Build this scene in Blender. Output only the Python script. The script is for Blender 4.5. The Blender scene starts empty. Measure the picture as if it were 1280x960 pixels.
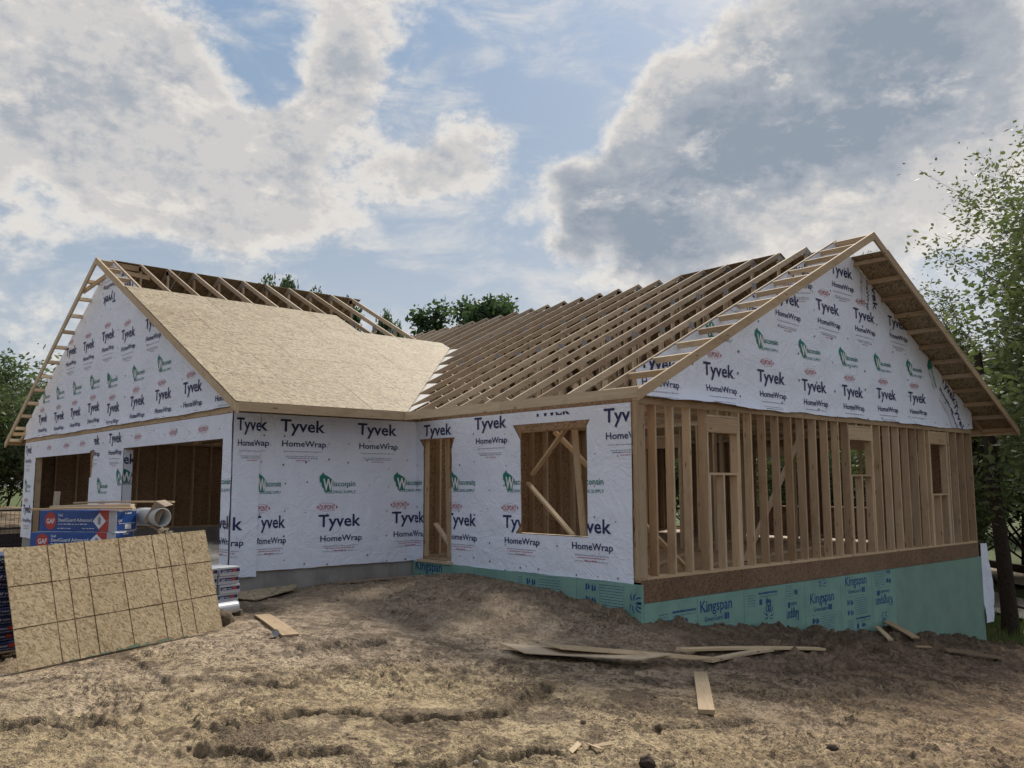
import bpy, bmesh, math, random
import numpy as np
from mathutils import Vector, Matrix
R = math.radians
random.seed(7)
SC = bpy.context.scene
COL = SC.collection

# ------------------------------------------------------------------ camera
cam_d = bpy.data.cameras.new('camera'); cam = bpy.data.objects.new('camera', cam_d); COL.objects.link(cam)
SC.camera = cam
cam.location = (-9.5527, -8.0534, 1.3313)
FW = Vector((0.66032583, 0.74221368, 0.11440565)); RT = Vector((0.7472845, -0.66450065, -0.00218336)); UP = Vector((-0.07440211, -0.0869353, 0.99343172))
cam.rotation_euler = Matrix(((RT.x, UP.x, -FW.x), (RT.y, UP.y, -FW.y), (RT.z, UP.z, -FW.z))).to_euler()
cam_d.sensor_width = 36; cam_d.lens = 1092.6/1280*36; cam_d.clip_end = 4000; cam_d.clip_start = .05
SC.render.resolution_x = 1024; SC.render.resolution_y = 768
SC.render.engine = "CYCLES"
SC.cycles.max_bounces = 7; SC.cycles.diffuse_bounces = 4; SC.cycles.transmission_bounces = 3

# ------------------------------------------------------------------ exposure
SC.view_settings.view_transform = 'Standard'; SC.view_settings.look = 'None'
SC.view_settings.exposure = 1.0; SC.view_settings.gamma = 1.0

# ------------------------------------------------------------------ sun and sky
SUN_AZ, SUN_EL = 25.0, 42.0      # yaw measured from +X, elevation
sd = bpy.data.lights.new('sun', 'SUN'); sun = bpy.data.objects.new('sun', sd); COL.objects.link(sun)
sd.energy = 3.0; sd.angle = R(9); sd.color = (1, .93, .82)
sv = Vector((math.cos(R(SUN_AZ))*math.cos(R(SUN_EL)), math.sin(R(SUN_AZ))*math.cos(R(SUN_EL)), math.sin(R(SUN_EL))))
sun.rotation_euler = sv.to_track_quat('Z', 'Y').to_euler()

class NT:
    """tiny node helper"""
    def __init__(s, tree): s.t = tree; s.n = tree.nodes; s.l = tree.links; s.n.clear()
    def node(s, typ, **kw):
        n = s.n.new(typ)
        for k, v in kw.items(): setattr(n, k, v)
        return n
    def put(s, sock, v):
        if isinstance(v, bpy.types.NodeSocket): s.l.new(v, sock)
        elif v is not None: sock.default_value = v
    def math(s, op, a, b=None, c=None, clamp=False):
        n = s.node('ShaderNodeMath', operation=op, use_clamp=clamp)
        s.put(n.inputs[0], a); s.put(n.inputs[1], b)
        if c is not None: s.put(n.inputs[2], c)
        return n.outputs[0]
    def vmath(s, op, a, b=None, out=0):
        n = s.node('ShaderNodeVectorMath', operation=op)
        s.put(n.inputs[0], a); s.put(n.inputs[1], b)
        return n.outputs[out]
    def noise(s, vec, scale, detail=3, rough=.55, dist=0, out=0, dim='3D'):
        n = s.node('ShaderNodeTexNoise', noise_dimensions=dim)
        s.put(n.inputs['Vector'], vec); s.put(n.inputs['Scale'], scale); n.inputs['Detail'].default_value = detail
        n.inputs['Roughness'].default_value = rough; n.inputs['Distortion'].default_value = dist
        return n.outputs[out]
    def voro(s, vec, scale, out='Color', feature='F1', rand=1.0):
        n = s.node('ShaderNodeTexVoronoi', feature=feature)
        s.put(n.inputs['Vector'], vec); s.put(n.inputs['Scale'], scale); n.inputs['Randomness'].default_value = rand
        return n.outputs[out]
    def ramp(s, f, pts, interp='LINEAR'):
        n = s.node('ShaderNodeValToRGB'); n.color_ramp.interpolation = interp
        e = n.color_ramp.elements
        while len(e) < len(pts): e.new(.5)
        for el, (p, c) in zip(e, pts):
            el.position = p; el.color = (c, c, c, 1) if isinstance(c, (int, float)) else (*c, 1)
        s.put(n.inputs[0], f)
        return n.outputs[0]
    def mr(s, v, a, b, c=0, d=1, typ='SMOOTHSTEP'):
        n = s.node('ShaderNodeMapRange', interpolation_type=typ)
        s.put(n.inputs[0], v)
        for k, x in zip((1, 2, 3, 4), (a, b, c, d)): s.put(n.inputs[k], x)
        return n.outputs[0]
    def mix(s, f, a, b, mode='MIX'):
        n = s.node('ShaderNodeMix', data_type='RGBA', blend_type=mode)
        s.put(n.inputs[0], f)
        for k, x in ((6, a), (7, b)):
            s.put(n.inputs[k], (*x, 1) if isinstance(x, tuple) and len(x) == 3 else x)
        return n.outputs[2]
    def mapping(s, vec, scale=(1, 1, 1), rot=(0, 0, 0), loc=(0, 0, 0)):
        n = s.node('ShaderNodeMapping'); s.put(n.inputs['Vector'], vec)
        n.inputs['Scale'].default_value = scale; n.inputs['Rotation'].default_value = rot; n.inputs['Location'].default_value = loc
        return n.outputs[0]
    def bump(s, h, strength=.5, dist=.01, nrm=None):
        n = s.node('ShaderNodeBump'); n.inputs['Strength'].default_value = strength; n.inputs['Distance'].default_value = dist
        s.put(n.inputs['Height'], h)
        if nrm is not None: s.put(n.inputs['Normal'], nrm)
        return n.outputs[0]
    def bsdf(s, col, rough=.8, nrm=None, **kw):
        n = s.node('ShaderNodeBsdfPrincipled')
        s.put(n.inputs['Base Color'], (*col, 1) if isinstance(col, tuple) and len(col) == 3 else col)
        s.put(n.inputs['Roughness'], rough)
        if nrm is not None: s.put(n.inputs['Normal'], nrm)
        for k, v in kw.items(): s.put(n.inputs[k.replace('_', ' ')], v)
        return n.outputs[0]
    def out(s, sh):
        o = s.node('ShaderNodeOutputMaterial'); s.l.new(sh, o.inputs['Surface']); return o

W = bpy.data.worlds.new('World'); SC.world = W; W.use_nodes = True
W.cycles.sampling_method = 'MANUAL'; W.cycles.sample_map_resolution = 512
w = NT(W.node_tree)
sky = w.node('ShaderNodeTexSky', sky_type='NISHITA', sun_disc=False)
sky.sun_elevation = R(SUN_EL); sky.sun_rotation = R(90 - SUN_AZ); sky.air_density = 1.0; sky.dust_density = 2.0; sky.ozone_density = 1.5
CLOUD_BLOBS = [(0.197, 0.888, 0.416, 0.156, 0.9), (0.274, 0.873, 0.403, 0.119, 0.8), (0.23, 0.916, 0.33, 0.101, 0.7), (0.339, 0.869, 0.361, 0.101, 0.8), (0.41, 0.847, 0.338, 0.101, 0.9), (0.348, 0.886, 0.307, 0.082, 0.5), (0.467, 0.812, 0.351, 0.082, 0.8), (0.467, 0.782, 0.414, 0.055, 0.7), (0.446, 0.766, 0.463, 0.064, 0.7), (0.486, 0.721, 0.495, 0.073, 0.6), (0.558, 0.664, 0.498, 0.064, 0.5), (0.567, 0.743, 0.357, 0.073, 0.7), (0.59, 0.708, 0.389, 0.041, 0.6), (0.546, 0.773, 0.323, 0.064, 0.5), (0.207, 0.964, 0.164, 0.082, 0.5), (0.262, 0.918, 0.297, 0.055, 0.3), (0.626, 0.625, 0.466, 0.037, 0.25), (0.704, 0.582, 0.408, 0.05, 0.55), (0.728, 0.536, 0.426, 0.055, 0.6), (0.75, 0.491, 0.443, 0.082, 0.75), (0.785, 0.429, 0.448, 0.101, 0.85), (0.832, 0.362, 0.421, 0.119, 0.9), (0.863, 0.292, 0.413, 0.119, 0.9), (0.706, 0.608, 0.362, 0.055, 0.5), (0.769, 0.527, 0.363, 0.11, 0.9), (0.829, 0.44, 0.345, 0.119, 0.9), (0.879, 0.339, 0.336, 0.128, 0.8), (0.754, 0.57, 0.327, 0.082, 0.7), (0.665, 0.667, 0.337, 0.046, 0.5), (0.698, 0.649, 0.303, 0.101, 0.75), (0.768, 0.571, 0.29, 0.101, 0.6), (0.818, 0.503, 0.279, 0.11, 0.6), (0.88, 0.392, 0.267, 0.11, 0.5), (0.8, 0.553, 0.233, 0.101, 0.4), (0.522, 0.801, 0.293, 0.037, 0.3), (0.392, 0.882, 0.263, 0.055, 0.3), (0.628, 0.705, 0.329, 0.046, 0.4), (0.617, 0.747, 0.248, 0.082, -0.5), (0.53, 0.811, 0.246, 0.101, -0.5), (0.264, 0.938, 0.226, 0.082, -0.3), (0.602, 0.65, 0.463, 0.055, -0.5), (0.372, 0.813, 0.447, 0.055, -1.0), (0.366, 0.835, 0.41, 0.041, -0.5), (0.542, 0.711, 0.448, 0.073, -0.8), (0.529, 0.751, 0.395, 0.032, -0.6), (0.642, 0.642, 0.419, 0.064, -0.8), (0.624, 0.674, 0.397, 0.055, -0.6), (0.207, 0.933, 0.296, 0.023, -0.5), (0.283, 0.893, 0.349, 0.027, -0.5), (0.278, 0.901, 0.333, 0.027, -0.4), (0.4, 0.814, 0.422, 0.027, -0.6)]
DARK_BLOBS = [(0.79, 0.481, 0.381, 0.128, 0.9), (0.833, 0.379, 0.403, 0.119, 0.8), (0.871, 0.296, 0.393, 0.101, 0.6), (0.769, 0.56, 0.31, 0.11, 0.8), (0.707, 0.645, 0.29, 0.119, 0.9), (0.765, 0.546, 0.341, 0.101, 0.5), (0.793, 0.453, 0.408, 0.101, 0.5), (0.836, 0.417, 0.357, 0.101, 0.4), (0.198, 0.891, 0.409, 0.119, 0.5), (0.434, 0.839, 0.328, 0.046, 0.5), (0.447, 0.782, 0.434, 0.037, 0.35), (0.846, 0.387, 0.367, 0.092, 0.5), (0.846, 0.433, 0.312, 0.055, -0.5), (0.874, 0.362, 0.325, 0.064, -0.5), (0.89, 0.306, 0.337, 0.073, -0.4), (0.718, 0.595, 0.362, 0.055, -0.4), (0.715, 0.536, 0.449, 0.055, -0.5), (0.772, 0.429, 0.469, 0.082, -0.6), (0.837, 0.476, 0.268, 0.082, -0.5), (0.892, 0.373, 0.256, 0.092, -0.4), (0.733, 0.541, 0.412, 0.055, -0.2), (0.639, 0.718, 0.274, 0.11, 0.5), (0.297, 0.87, 0.393, 0.073, 0.25)]
dirv = w.node('ShaderNodeTexCoord').outputs['Generated']
warp = w.noise(dirv, 7.0, 4, .6, out=1)
warp = w.vmath('SCALE', w.vmath('SUBTRACT', warp, (.5, .5, .5))); warp.node.inputs['Scale'].default_value = .045
dw = w.vmath('ADD', dirv, warp)
def blobs(L):
    acc = None
    for x, y, z, r, wt in L:
        d = w.vmath('DISTANCE', dw, (x, y, z), out=1)
        g = w.mr(d, 0, r*1.5, wt, 0)
        acc = g if acc is None else w.math('ADD', acc, g)
    return acc
flat = w.mapping(dirv, (1, 1, 1.5))
n1 = w.noise(flat, 8.5, 8, .64, .0)
n1b = w.noise(w.vmath('ADD', flat, tuple(sv*.014)), 8.5, 6, .64, .0)
n2 = w.noise(flat, 1.7, 4, .5)
cb = blobs(CLOUD_BLOBS); db = blobs(DARK_BLOBS)
sep = w.node('ShaderNodeSeparateXYZ'); w.put(sep.inputs[0], dirv); zz = sep.outputs[2]
out_of_view = w.mr(w.vmath('DISTANCE', dirv, (.69, .62, .36), out=1), .62, .95, 0, 1)     # beyond the described clouds: unseen cumulus goes on, kept pale to brighten the walls
dens = w.math('ADD', w.math('MULTIPLY', cb, .66), w.math('MULTIPLY', w.math('SUBTRACT', n1, .5), 2.7))
dens = w.math('ADD', dens, w.math('MULTIPLY', w.math('SUBTRACT', n2, .28), w.math('MULTIPLY', out_of_view, 1.8)))
dens = w.math('ADD', dens, w.math('MULTIPLY', w.math('SUBTRACT', w.noise(w.mapping(dirv, (1, 1, 1.6), loc=(7, 2, 4)), 3.6, 4, .6), .5), .9))
alpha = w.mr(dens, .06, .74)
thin = w.math('MULTIPLY', w.mr(dens, -.9, .2, .1, .75), w.mr(w.noise(w.mapping(dirv, (1, 1, 2.6), (0, 0, .5), (9, 3, 1)), 9.0, 6, .62, .5), .44, .74, 0, .85))
alpha = w.math('MAXIMUM', alpha, thin)
n3 = w.noise(w.mapping(dirv, (1, 1, 1.8), loc=(3, 1, 2)), 6.5, 5, .6, .15)
thick = w.mr(dens, .35, 1.05)
thick = w.math('MULTIPLY', thick, w.mr(n3, .34, .60, .25, 1))
thick = w.math('MULTIPLY', thick, w.math('ADD', w.math('MULTIPLY', db, .85), w.math('MULTIPLY', out_of_view, .12)), clamp=True)
relief = w.math('MULTIPLY', w.math('SUBTRACT', n1, n1b), 4.2)
shade = w.math('ADD', w.math('MULTIPLY', thick, w.mr(w.noise(w.mapping(dirv, (1, 1, 2.0), loc=(2, 8, 5)), 5.0, 4, .62, .4), .35, .65, .50, 1.05)), w.math('MULTIPLY', relief, -.55), clamp=True)
shade = w.math('ADD', shade, w.math('MULTIPLY', w.mr(dens, .45, .9), .24), clamp=True)
hl = w.mr(w.noise(w.mapping(dirv, (1, 1, 1.9), (0, 0, .3), (1, 5, 3)), 13.0, 5, .66, .2), .54, .70)
shade = w.math('MULTIPLY', shade, w.math('SUBTRACT', 1.0, w.math('MULTIPLY', hl, .62)))
K = 5.45
ccol = w.ramp(shade, [(0, (.80, .755, .69)), (.2, (.59, .575, .565)), (.5, (.40, .425, .465)), (1.0, (.265, .31, .375))])
ccol = w.vmath('SCALE', ccol); ccol.node.inputs['Scale'].default_value = K
blue = w.mix(1.0, sky.outputs[0], (1.0, 1.0, 1.0), 'MULTIPLY')
haze = w.vmath('SCALE', w.ramp(zz, [(0, (.42, .46, .51)), (.2, (.335, .39, .46)), (.33, (.25, .33, .43)), (.5, (.20, .305, .45)), (1, (.17, .275, .45))])); haze.node.inputs['Scale'].default_value = K
base = w.mix(.90, blue, haze)
skyc = w.mix(alpha, base, ccol)
bg = w.node('ShaderNodeBackground'); w.put(bg.inputs[0], skyc); bg.inputs[1].default_value = .1
wo = w.node('ShaderNodeOutputWorld'); w.l.new(bg.outputs[0], wo.inputs['Surface'])

# ------------------------------------------------------------------ object helpers
def link(o, parent=None):
    COL.objects.link(o)
    if parent is not None: o.parent = parent
    return o
def tag(o, label=None, cat=None, group=None, kind=None):
    if label: o['label'] = label
    if cat: o['category'] = cat
    if group: o['group'] = group
    if kind: o['kind'] = kind
    return o
def empty(name, loc=(0, 0, 0), rz=0):
    o = bpy.data.objects.new(name, None); o.empty_display_size = .3; o.location = loc; o.rotation_euler = (0, 0, rz)
    return link(o)
def new_mesh(name, verts, faces, mats, smooth=False, fmats=None):
    me = bpy.data.meshes.new(name); me.from_pydata([tuple(v) for v in verts], [], faces)
    for m in (mats if isinstance(mats, (list, tuple)) else [mats]): me.materials.append(m)
    if fmats is not None: me.polygons.foreach_set('material_index', fmats)
    if smooth: me.polygons.foreach_set('use_smooth', [True]*len(me.polygons))
    me.update(); return me
def mobj(name, me, parent=None, loc=(0, 0, 0), rot=None):
    o = bpy.data.objects.new(name, me); o.location = loc
    if rot is not None: o.rotation_euler = rot
    return link(o, parent)
def box_vf(x0, x1, y0, y1, z0, z1):
    v = [(x0, y0, z0), (x1, y0, z0), (x1, y1, z0), (x0, y1, z0), (x0, y0, z1), (x1, y0, z1), (x1, y1, z1), (x0, y1, z1)]
    f = [(0, 3, 2, 1), (4, 5, 6, 7), (0, 1, 5, 4), (1, 2, 6, 5), (2, 3, 7, 6), (3, 0, 4, 7)]
    return v, f
class MB:
    def __init__(s): s.v = []; s.f = []; s.m = []
    def add(s, v, f, m=0):
        b = len(s.v); s.v += [tuple(q) for q in v]; s.f += [tuple(i+b for i in q) for q in f]; s.m += [m]*len(f); return s
    def box(s, *a, m=0): return s.add(*box_vf(*a), m)
    def prism(s, poly, axis, a, b, m=0):
        """poly: 2-D points; extruded along axis (0 x,1 y,2 z) from a to b"""
        n = len(poly)
        def mk(p, t):
            q = list(p); q.insert(axis, t); return tuple(q)
        v = [mk(p, a) for p in poly]+[mk(p, b) for p in poly]
        f = [tuple(range(n))[::-1], tuple(range(n, 2*n))]+[(i, (i+1) % n, (i+1) % n+n, i+n) for i in range(n)]
        return s.add(v, f, m)
    def tube(s, pts, rad, n=8, m=0, cap=True):
        pts = [Vector(p) for p in pts]; rad = rad if isinstance(rad, (list, tuple)) else [rad]*len(pts)
        b = len(s.v)
        for i, p in enumerate(pts):
            d = (pts[min(i+1, len(pts)-1)]-pts[max(i-1, 0)]).normalized()
            a = d.orthogonal().normalized() if i == 0 else (a-d*a.dot(d)).normalized()
            c = d.cross(a)
            for k in range(n):
                t = 2*math.pi*k/n; s.v.append(tuple(p+(a*math.cos(t)+c*math.sin(t))*rad[i]))
        for i in range(len(pts)-1):
            for k in range(n):
                s.f.append((b+i*n+k, b+i*n+(k+1) % n, b+(i+1)*n+(k+1) % n, b+(i+1)*n+k)); s.m.append(m)
        if cap:
            s.f.append(tuple(b+k for k in range(n))[::-1]); s.m.append(m)
            s.f.append(tuple(b+(len(pts)-1)*n+k for k in range(n))); s.m.append(m)
        return s
    def mesh(s, name, mats, smooth=False): return new_mesh(name, s.v, s.f, mats, smooth, s.m)
    def build(s, name, mats, parent=None, loc=(0, 0, 0), rot=None, smooth=False):
        return mobj(name, s.mesh(name, mats, smooth), parent, loc, rot)

# ------------------------------------------------------------------ materials
def mat(name):
    m = bpy.data.materials.new(name); m.use_nodes = True; return m, NT(m.node_tree)
def objrand(t): return t.node('ShaderNodeObjectInfo').outputs['Random']
def ocoord(t, seeded=True):
    c = t.node('ShaderNodeTexCoord').outputs['Object']
    if not seeded: return c
    k = t.node('ShaderNodeCombineXYZ')
    r = objrand(t)
    t.put(k.inputs[0], t.math('MULTIPLY', r, 37.0)); t.put(k.inputs[1], t.math('MULTIPLY', r, 91.0)); t.put(k.inputs[2], t.math('MULTIPLY', r, 53.0))
    return t.vmath('ADD', c, k.outputs[0])
def wood(name, light, dark, knots=True, grey=0.0):
    m, t = mat(name); c = ocoord(t)
    g1 = t.noise(t.mapping(c, (1.2, 26, 26)), 1.6, 4, .6, 1.2)
    g2 = t.noise(t.mapping(c, (.5, 3, 3)), 1.0, 2, .5)
    f = t.math('ADD', t.math('MULTIPLY', g1, .65), t.math('MULTIPLY', g2, .35))
    col = t.mix(t.mr(f, .3, .7), dark, light)
    rr = objrand(t)
    col = t.mix(t.math('MULTIPLY', t.math('POWER', rr, 1.2), 1.0), col, t.mix(1, col, (.60, .54, .50), 'MULTIPLY'))
    rr2 = t.math('FRACT', t.math('MULTIPLY', rr, 17.3))
    col = t.mix(t.math('MULTIPLY', rr2, .5), col, t.mix(1, col, (1.04, .90, .74), 'MULTIPLY'))
    st = t.mr(t.noise(t.mapping(c, (1, 2, 2)), 2.3, 4, .6), .52, .75, 0, .5)
    col = t.mix(st, col, t.mix(1, col, (.62, .58, .55), 'MULTIPLY'))
    if knots:
        v = t.voro(t.mapping(c, (1.6, 7, 7)), 1.5, 'Distance')
        k = t.mr(v, .06, .15, .85, 0)
        col = t.mix(k, col, (.12, .055, .03))
    if grey: col = t.mix(grey, col, (.30, .27, .25))
    t.out(t.bsdf(col, .78, t.bump(g1, .35, .002), Specular_IOR_Level=.25)); return m
M = {}
M['lumber'] = wood('lumber', (.62, .53, .40), (.47, .38, .265))
M['stud'] = wood('stud_lumber', (.58, .475, .35), (.42, .32, .215))
M['truss'] = wood('truss_lumber', (.60, .52, .41), (.44, .36, .265))
M['fresh'] = wood('fresh_lumber', (.60, .51, .36), (.47, .37, .24))
M['weathered'] = wood('weathered_lumber', (.40, .345, .275), (.28, .23, .175))
def osb(name, a, b, c_, scale=1.0, contrast=1.0, plane='xy'):
    """strand board: several layers of long thin chips lying in random directions"""
    m, t = mat(name); c = ocoord(t)
    cols = None
    hsum = None
    for i, (ang, sc) in enumerate(((.55, 12), (-.75, 14), (1.15, 17), (-.2, 19), (-1.3, 22), (.3, 26), (.85, 24))):
        rot = (0, 0, ang) if plane == 'xy' else ((0, ang, 0) if plane == 'xz' else (ang, 0, 0))
        s3 = (1, 3.1, 3.1) if plane == 'xy' else ((1, 3.1, 3.0) if plane == 'xz' else (3.1, 1, 3.0))
        wv = t.vmath('ADD', t.mapping(c, (1, 1, 1), rot, (i*3.7, i*1.3, i*2.1)), t.vmath('SCALE', t.noise(c, 9, 2, .5, out=1)))
        wv.node.inputs[1].links[0].from_node.inputs['Scale'].default_value = .07
        v = t.voro(t.mapping(wv, s3), sc*scale*.55, 'Color')
        sp = t.node('ShaderNodeSeparateColor'); t.put(sp.inputs[0], v)
        hh = sp.outputs[0]
        col = t.ramp(hh, [(0, c_), (.28, b), (.62, a), (1, tuple(min(1, q*1.22) for q in a))])
        msk = t.mr(sp.outputs[1], .50, .56)
        cols = col if cols is None else t.mix(msk, cols, col)
        hsum = hh if hsum is None else t.mix(msk, hsum, hh)
    big = t.mr(t.noise(c, 1.7, 4, .55), .4, .68, 0, .45*contrast)
    cols = t.mix(big, cols, t.mix(1, cols, (.72, .66, .60), 'MULTIPLY'))
    cols = t.mix(t.math('MULTIPLY', objrand(t), .6), cols, t.mix(1, cols, (.78, .73, .66), 'MULTIPLY'))
    t.out(t.bsdf(cols, .72, t.bump(hsum, .3, .002), Specular_IOR_Level=.3)); return m
M['osb_sheet'] = osb('osb_sheet', (.68, .555, .36), (.54, .42, .255), (.33, .235, .135), 1.8, .8, 'xy')
M['osb_roof'] = osb('osb_roof', (.34, .28, .185), (.24, .19, .12), (.125, .09, .055), 1.05, .9, 'xy')
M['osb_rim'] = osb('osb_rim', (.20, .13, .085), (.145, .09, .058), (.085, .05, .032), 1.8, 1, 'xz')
M['osb_wall'] = osb('osb_wall', (.34, .23, .14), (.25, .16, .095), (.14, .085, .05), 1.8, 1, 'xz')
M['osb_wall_x'] = osb('osb_wall_side', (.34, .23, .14), (.25, .16, .095), (.14, .085, .05), 1.8, 1, 'yz')
def wrapmat(name, base=(.70, .765, .92)):
    m, t = mat(name); c = t.node('ShaderNodeTexCoord').outputs['Object']
    wr = t.noise(t.mapping(c, (1, 1, 1)), 1.4, 6, .62, 1.6)
    fold = t.math('ABSOLUTE', t.math('SUBTRACT', t.noise(t.mapping(c, (.8, .8, 1.4), (.3, .5, .4)), 1.1, 4, .6, 1.4), .5))
    fold = t.mr(fold, 0, .05, 0, 1)
    fine = t.noise(c, 9, 3, .6)
    f2 = t.math('ABSOLUTE', t.math('SUBTRACT', t.noise(t.mapping(c, (1.6, 1.6, .7), (.2, .1, .9), (4, 7, 1)), 1.6, 4, .6, 2.2), .5))
    f2 = t.mr(f2, 0, .035, 0, 1)
    h = t.math('ADD', t.math('MULTIPLY', wr, 1.1), t.math('ADD', t.math('ADD', t.math('MULTIPLY', fold, .11), t.math('MULTIPLY', f2, .08)), t.math('MULTIPLY', fine, .08)))
    dirt = t.mr(t.noise(c, .9, 5, .65), .45, .75, 0, .35)
    col = t.mix(dirt, base, tuple(q*.80 for q in base))
    sm = t.mr(t.noise(c, 17, 3, .6), .66, .76, 0, .45)
    col = t.mix(sm, col, (.35, .32, .30))
    t.out(t.bsdf(col, .5, t.bump(h, .55, .06), Specular_IOR_Level=.4)); return m
M['wrap'] = wrapmat('house_wrap')
def plain(name, col, rough=.7, var=.2, scale=6, spec=.3, bump=0.0):
    m, t = mat(name); c = ocoord(t)
    n = t.noise(c, scale, 4, .6)
    cc = t.mix(t.mr(n, .35, .7, 0, 1), col, tuple(q*(1-var) for q in col))
    t.out(t.bsdf(cc, rough, t.bump(n, bump, .01) if bump else None, Specular_IOR_Level=spec)); return m
M['ink'] = plain('navy_ink', (.022, .028, .11), .6, .15, 8)
M['ink_red'] = plain('red_ink', (.42, .05, .06), .6, .2)
M['ink_green'] = plain('green_ink', (.02, .19, .16), .6, .2)
M['ink_faint'] = plain('faint_ink', (.30, .30, .40), .6, .2)
M['ink_blue'] = plain('foam_blue_ink', (.015, .07, .22), .6, .2)
M['ink_white'] = plain('white_ink', (.72, .73, .78), .6, .1)
M['black'] = plain('black_print', (.02, .02, .03), .6, .2)
m, t = mat('green_foam'); c = ocoord(t, False)
n = t.noise(c, 2.2, 5, .6); n2_ = t.noise(c, 14, 3, .6)
col = t.mix(t.mr(n, .35, .7), (.18, .335, .30), (.14, .275, .245))
col = t.mix(t.mr(n2_, .6, .78, 0, .6), col, (.10, .17, .14))
sx = t.node('ShaderNodeSeparateXYZ'); t.put(sx.inputs[0], c)
t.out(t.bsdf(col, .65, t.bump(n2_, .2, .003))); M['foam'] = m
m, t = mat('green_coating'); c = ocoord(t, False)
n = t.noise(c, 1.8, 6, .65); st = t.noise(t.mapping(c, (5, 5, .5)), 1.2, 4, .6)
col = t.mix(t.mr(n, .35, .72), (.165, .285, .25), (.13, .23, .20))
col = t.mix(t.mr(st, .5, .8, 0, .5), col, (.16, .20, .16))
t.out(t.bsdf(col, .7, t.bump(n, .3, .01))); M['coat'] = m
m, t = mat('concrete'); c = ocoord(t, False)
n = t.noise(c, 1.6, 7, .65); st = t.noise(t.mapping(c, (3, 3, .4)), 1.5, 4, .6)
col = t.mix(t.mr(n, .35, .72), (.30, .295, .29), (.20, .195, .19))
col = t.mix(t.mr(st, .5, .8, 0, .6), col, (.15, .14, .13))
t.out(t.bsdf(col, .85, t.bump(n, .4, .01))); M['concrete'] = m
M['cardboard'] = plain('cardboard', (.26, .20, .15), .85, .25)
M['pvc'] = plain('grey_plastic_pipe', (.42, .43, .44), .45, .1)
M['plastic'] = plain('white_plastic_film', (.50, .52, .58), .35, .12, 3, .5)
M['pack_blue'] = plain('blue_packaging', (.018, .075, .30), .35, .25, 5, .5)
M['pack_navy'] = plain('navy_packaging', (.02, .035, .11), .4, .3, 5, .5)
M['pack_red'] = plain('red_packaging', (.42, .045, .035), .4, .2, 5, .5)
M['pack_white'] = plain('white_packaging', (.42, .44, .48), .4, .15, 5, .5)
M['film'] = plain('grey_film', (.30, .32, .38), .3, .3, 7, .6)
M['steel'] = plain('connector_plate', (.30, .31, .33), .5, .3, 30, .5)
M['bark'] = plain('bark', (.045, .035, .028), .95, .5, 18, .2, .8)
M['barkL'] = plain('pale_bark', (.10, .085, .07), .95, .5, 18, .2, .8)
def leafmat(name, a, b, tr=.35):
    m, t = mat(name); g = t.node('ShaderNodeNewGeometry')
    c = t.node('ShaderNodeTexCoord').outputs['Object']
    r = g.outputs['Random Per Island']
    f = t.math('ADD', t.math('MULTIPLY', r, .6), t.math('MULTIPLY', t.mr(t.noise(c, .55, 3, .6), .35, .65), .4))
    col = t.mix(f, a, b)
    d = t.bsdf(col, .6, Specular_IOR_Level=.35)
    tl = t.node('ShaderNodeBsdfTranslucent'); t.put(tl.inputs[0], t.mix(1, col, (1.2, 1.35, .8), 'MULTIPLY'))
    mx = t.node('ShaderNodeMixShader'); mx.inputs[0].default_value = tr
    t.l.new(d, mx.inputs[1]); t.l.new(tl.outputs[0], mx.inputs[2]); t.out(mx.outputs[0]); return m
M['leaf_light'] = leafmat('olive_leaves', (.085, .10, .055), (.16, .175, .10))
M['leaf_mid'] = leafmat('green_leaves', (.065, .085, .045), (.125, .15, .075))
M['leaf_dark'] = leafmat('dark_leaves', (.035, .065, .03), (.07, .105, .05))
M['grass'] = leafmat('grass_blades', (.06, .11, .025), (.13, .17, .05), .25)

# ------------------------------------------------------------------ house dimensions (metres)
L1, WD, D, WG = 5.392, 11.813, 3.582, 13.217
OG, OV, OG2 = .737, .818, .319
ZE, SL = 2.585, .502
TOP = 2.60                       # top of the wall plates
GY1 = L1+WG                      # far garage wall
YR = L1+WG/2                     # garage ridge
XR = WD/2                        # main ridge
HOUSE_END = 19.2
def zm(x): return ZE+SL*(min(x, WD-x)+OV)          # main roof plane
def zg(y): return ZE+SL*(min(y-L1, GY1-y)+OV)      # garage roof plane

GCP=np.array([(-9.5,-8,-.45),(-7.3,1.6,-.46),(-5,2.3,-.39),(-3.6,5.2,-.36),(-1.8,5.3,-.36),(-.1,5.43,-.34),(-.05,4.4,-.25),(-.05,3.6,-.16),(-.05,2.85,-.22),(-.05,1.6,-.30),(-.05,.68,-.44),(-.05,0,-.55),
(.44,-.05,-.57),(1.16,-.05,-.72),(2.5,-.05,-.89),(4.07,-.05,-1.11),(6.47,-.05,-1.4),(9.23,-.05,-1.8),(11.3,-.05,-2.17),(12,-.05,-2.36),
(-3.5,-1.5,-.62),(-6,-4,-.55),(0,-3,-1.02),(-2,-6,-.85),(3,-4,-1.45),(7,-3,-1.85),(12,-4,-2.45),(5,-9,-1.9),(-2,2.0,-.47),(-1.6,0,-.66),
(-13,0,-.5),(-10,10,-.45),(-14,18,-.5),(-5,19,-.4),(-6,9,-.42),(4,10,-.6),(8,5,-1.2),(3,19,-.9),(12,12,-2.2),(16,2,-2.6),(18,-10,-2.8),(22,8,-2.75),(0,-20,-1.2),(-20,-15,-.5),(12,22,-2.2),(-20,25,-.7),(30,-20,-2.9),(32,25,-2.9),(30,5,-2.9),(0,36,-1.2),(-36,0,-.6),(0,-36,-1.5)],float)
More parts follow.
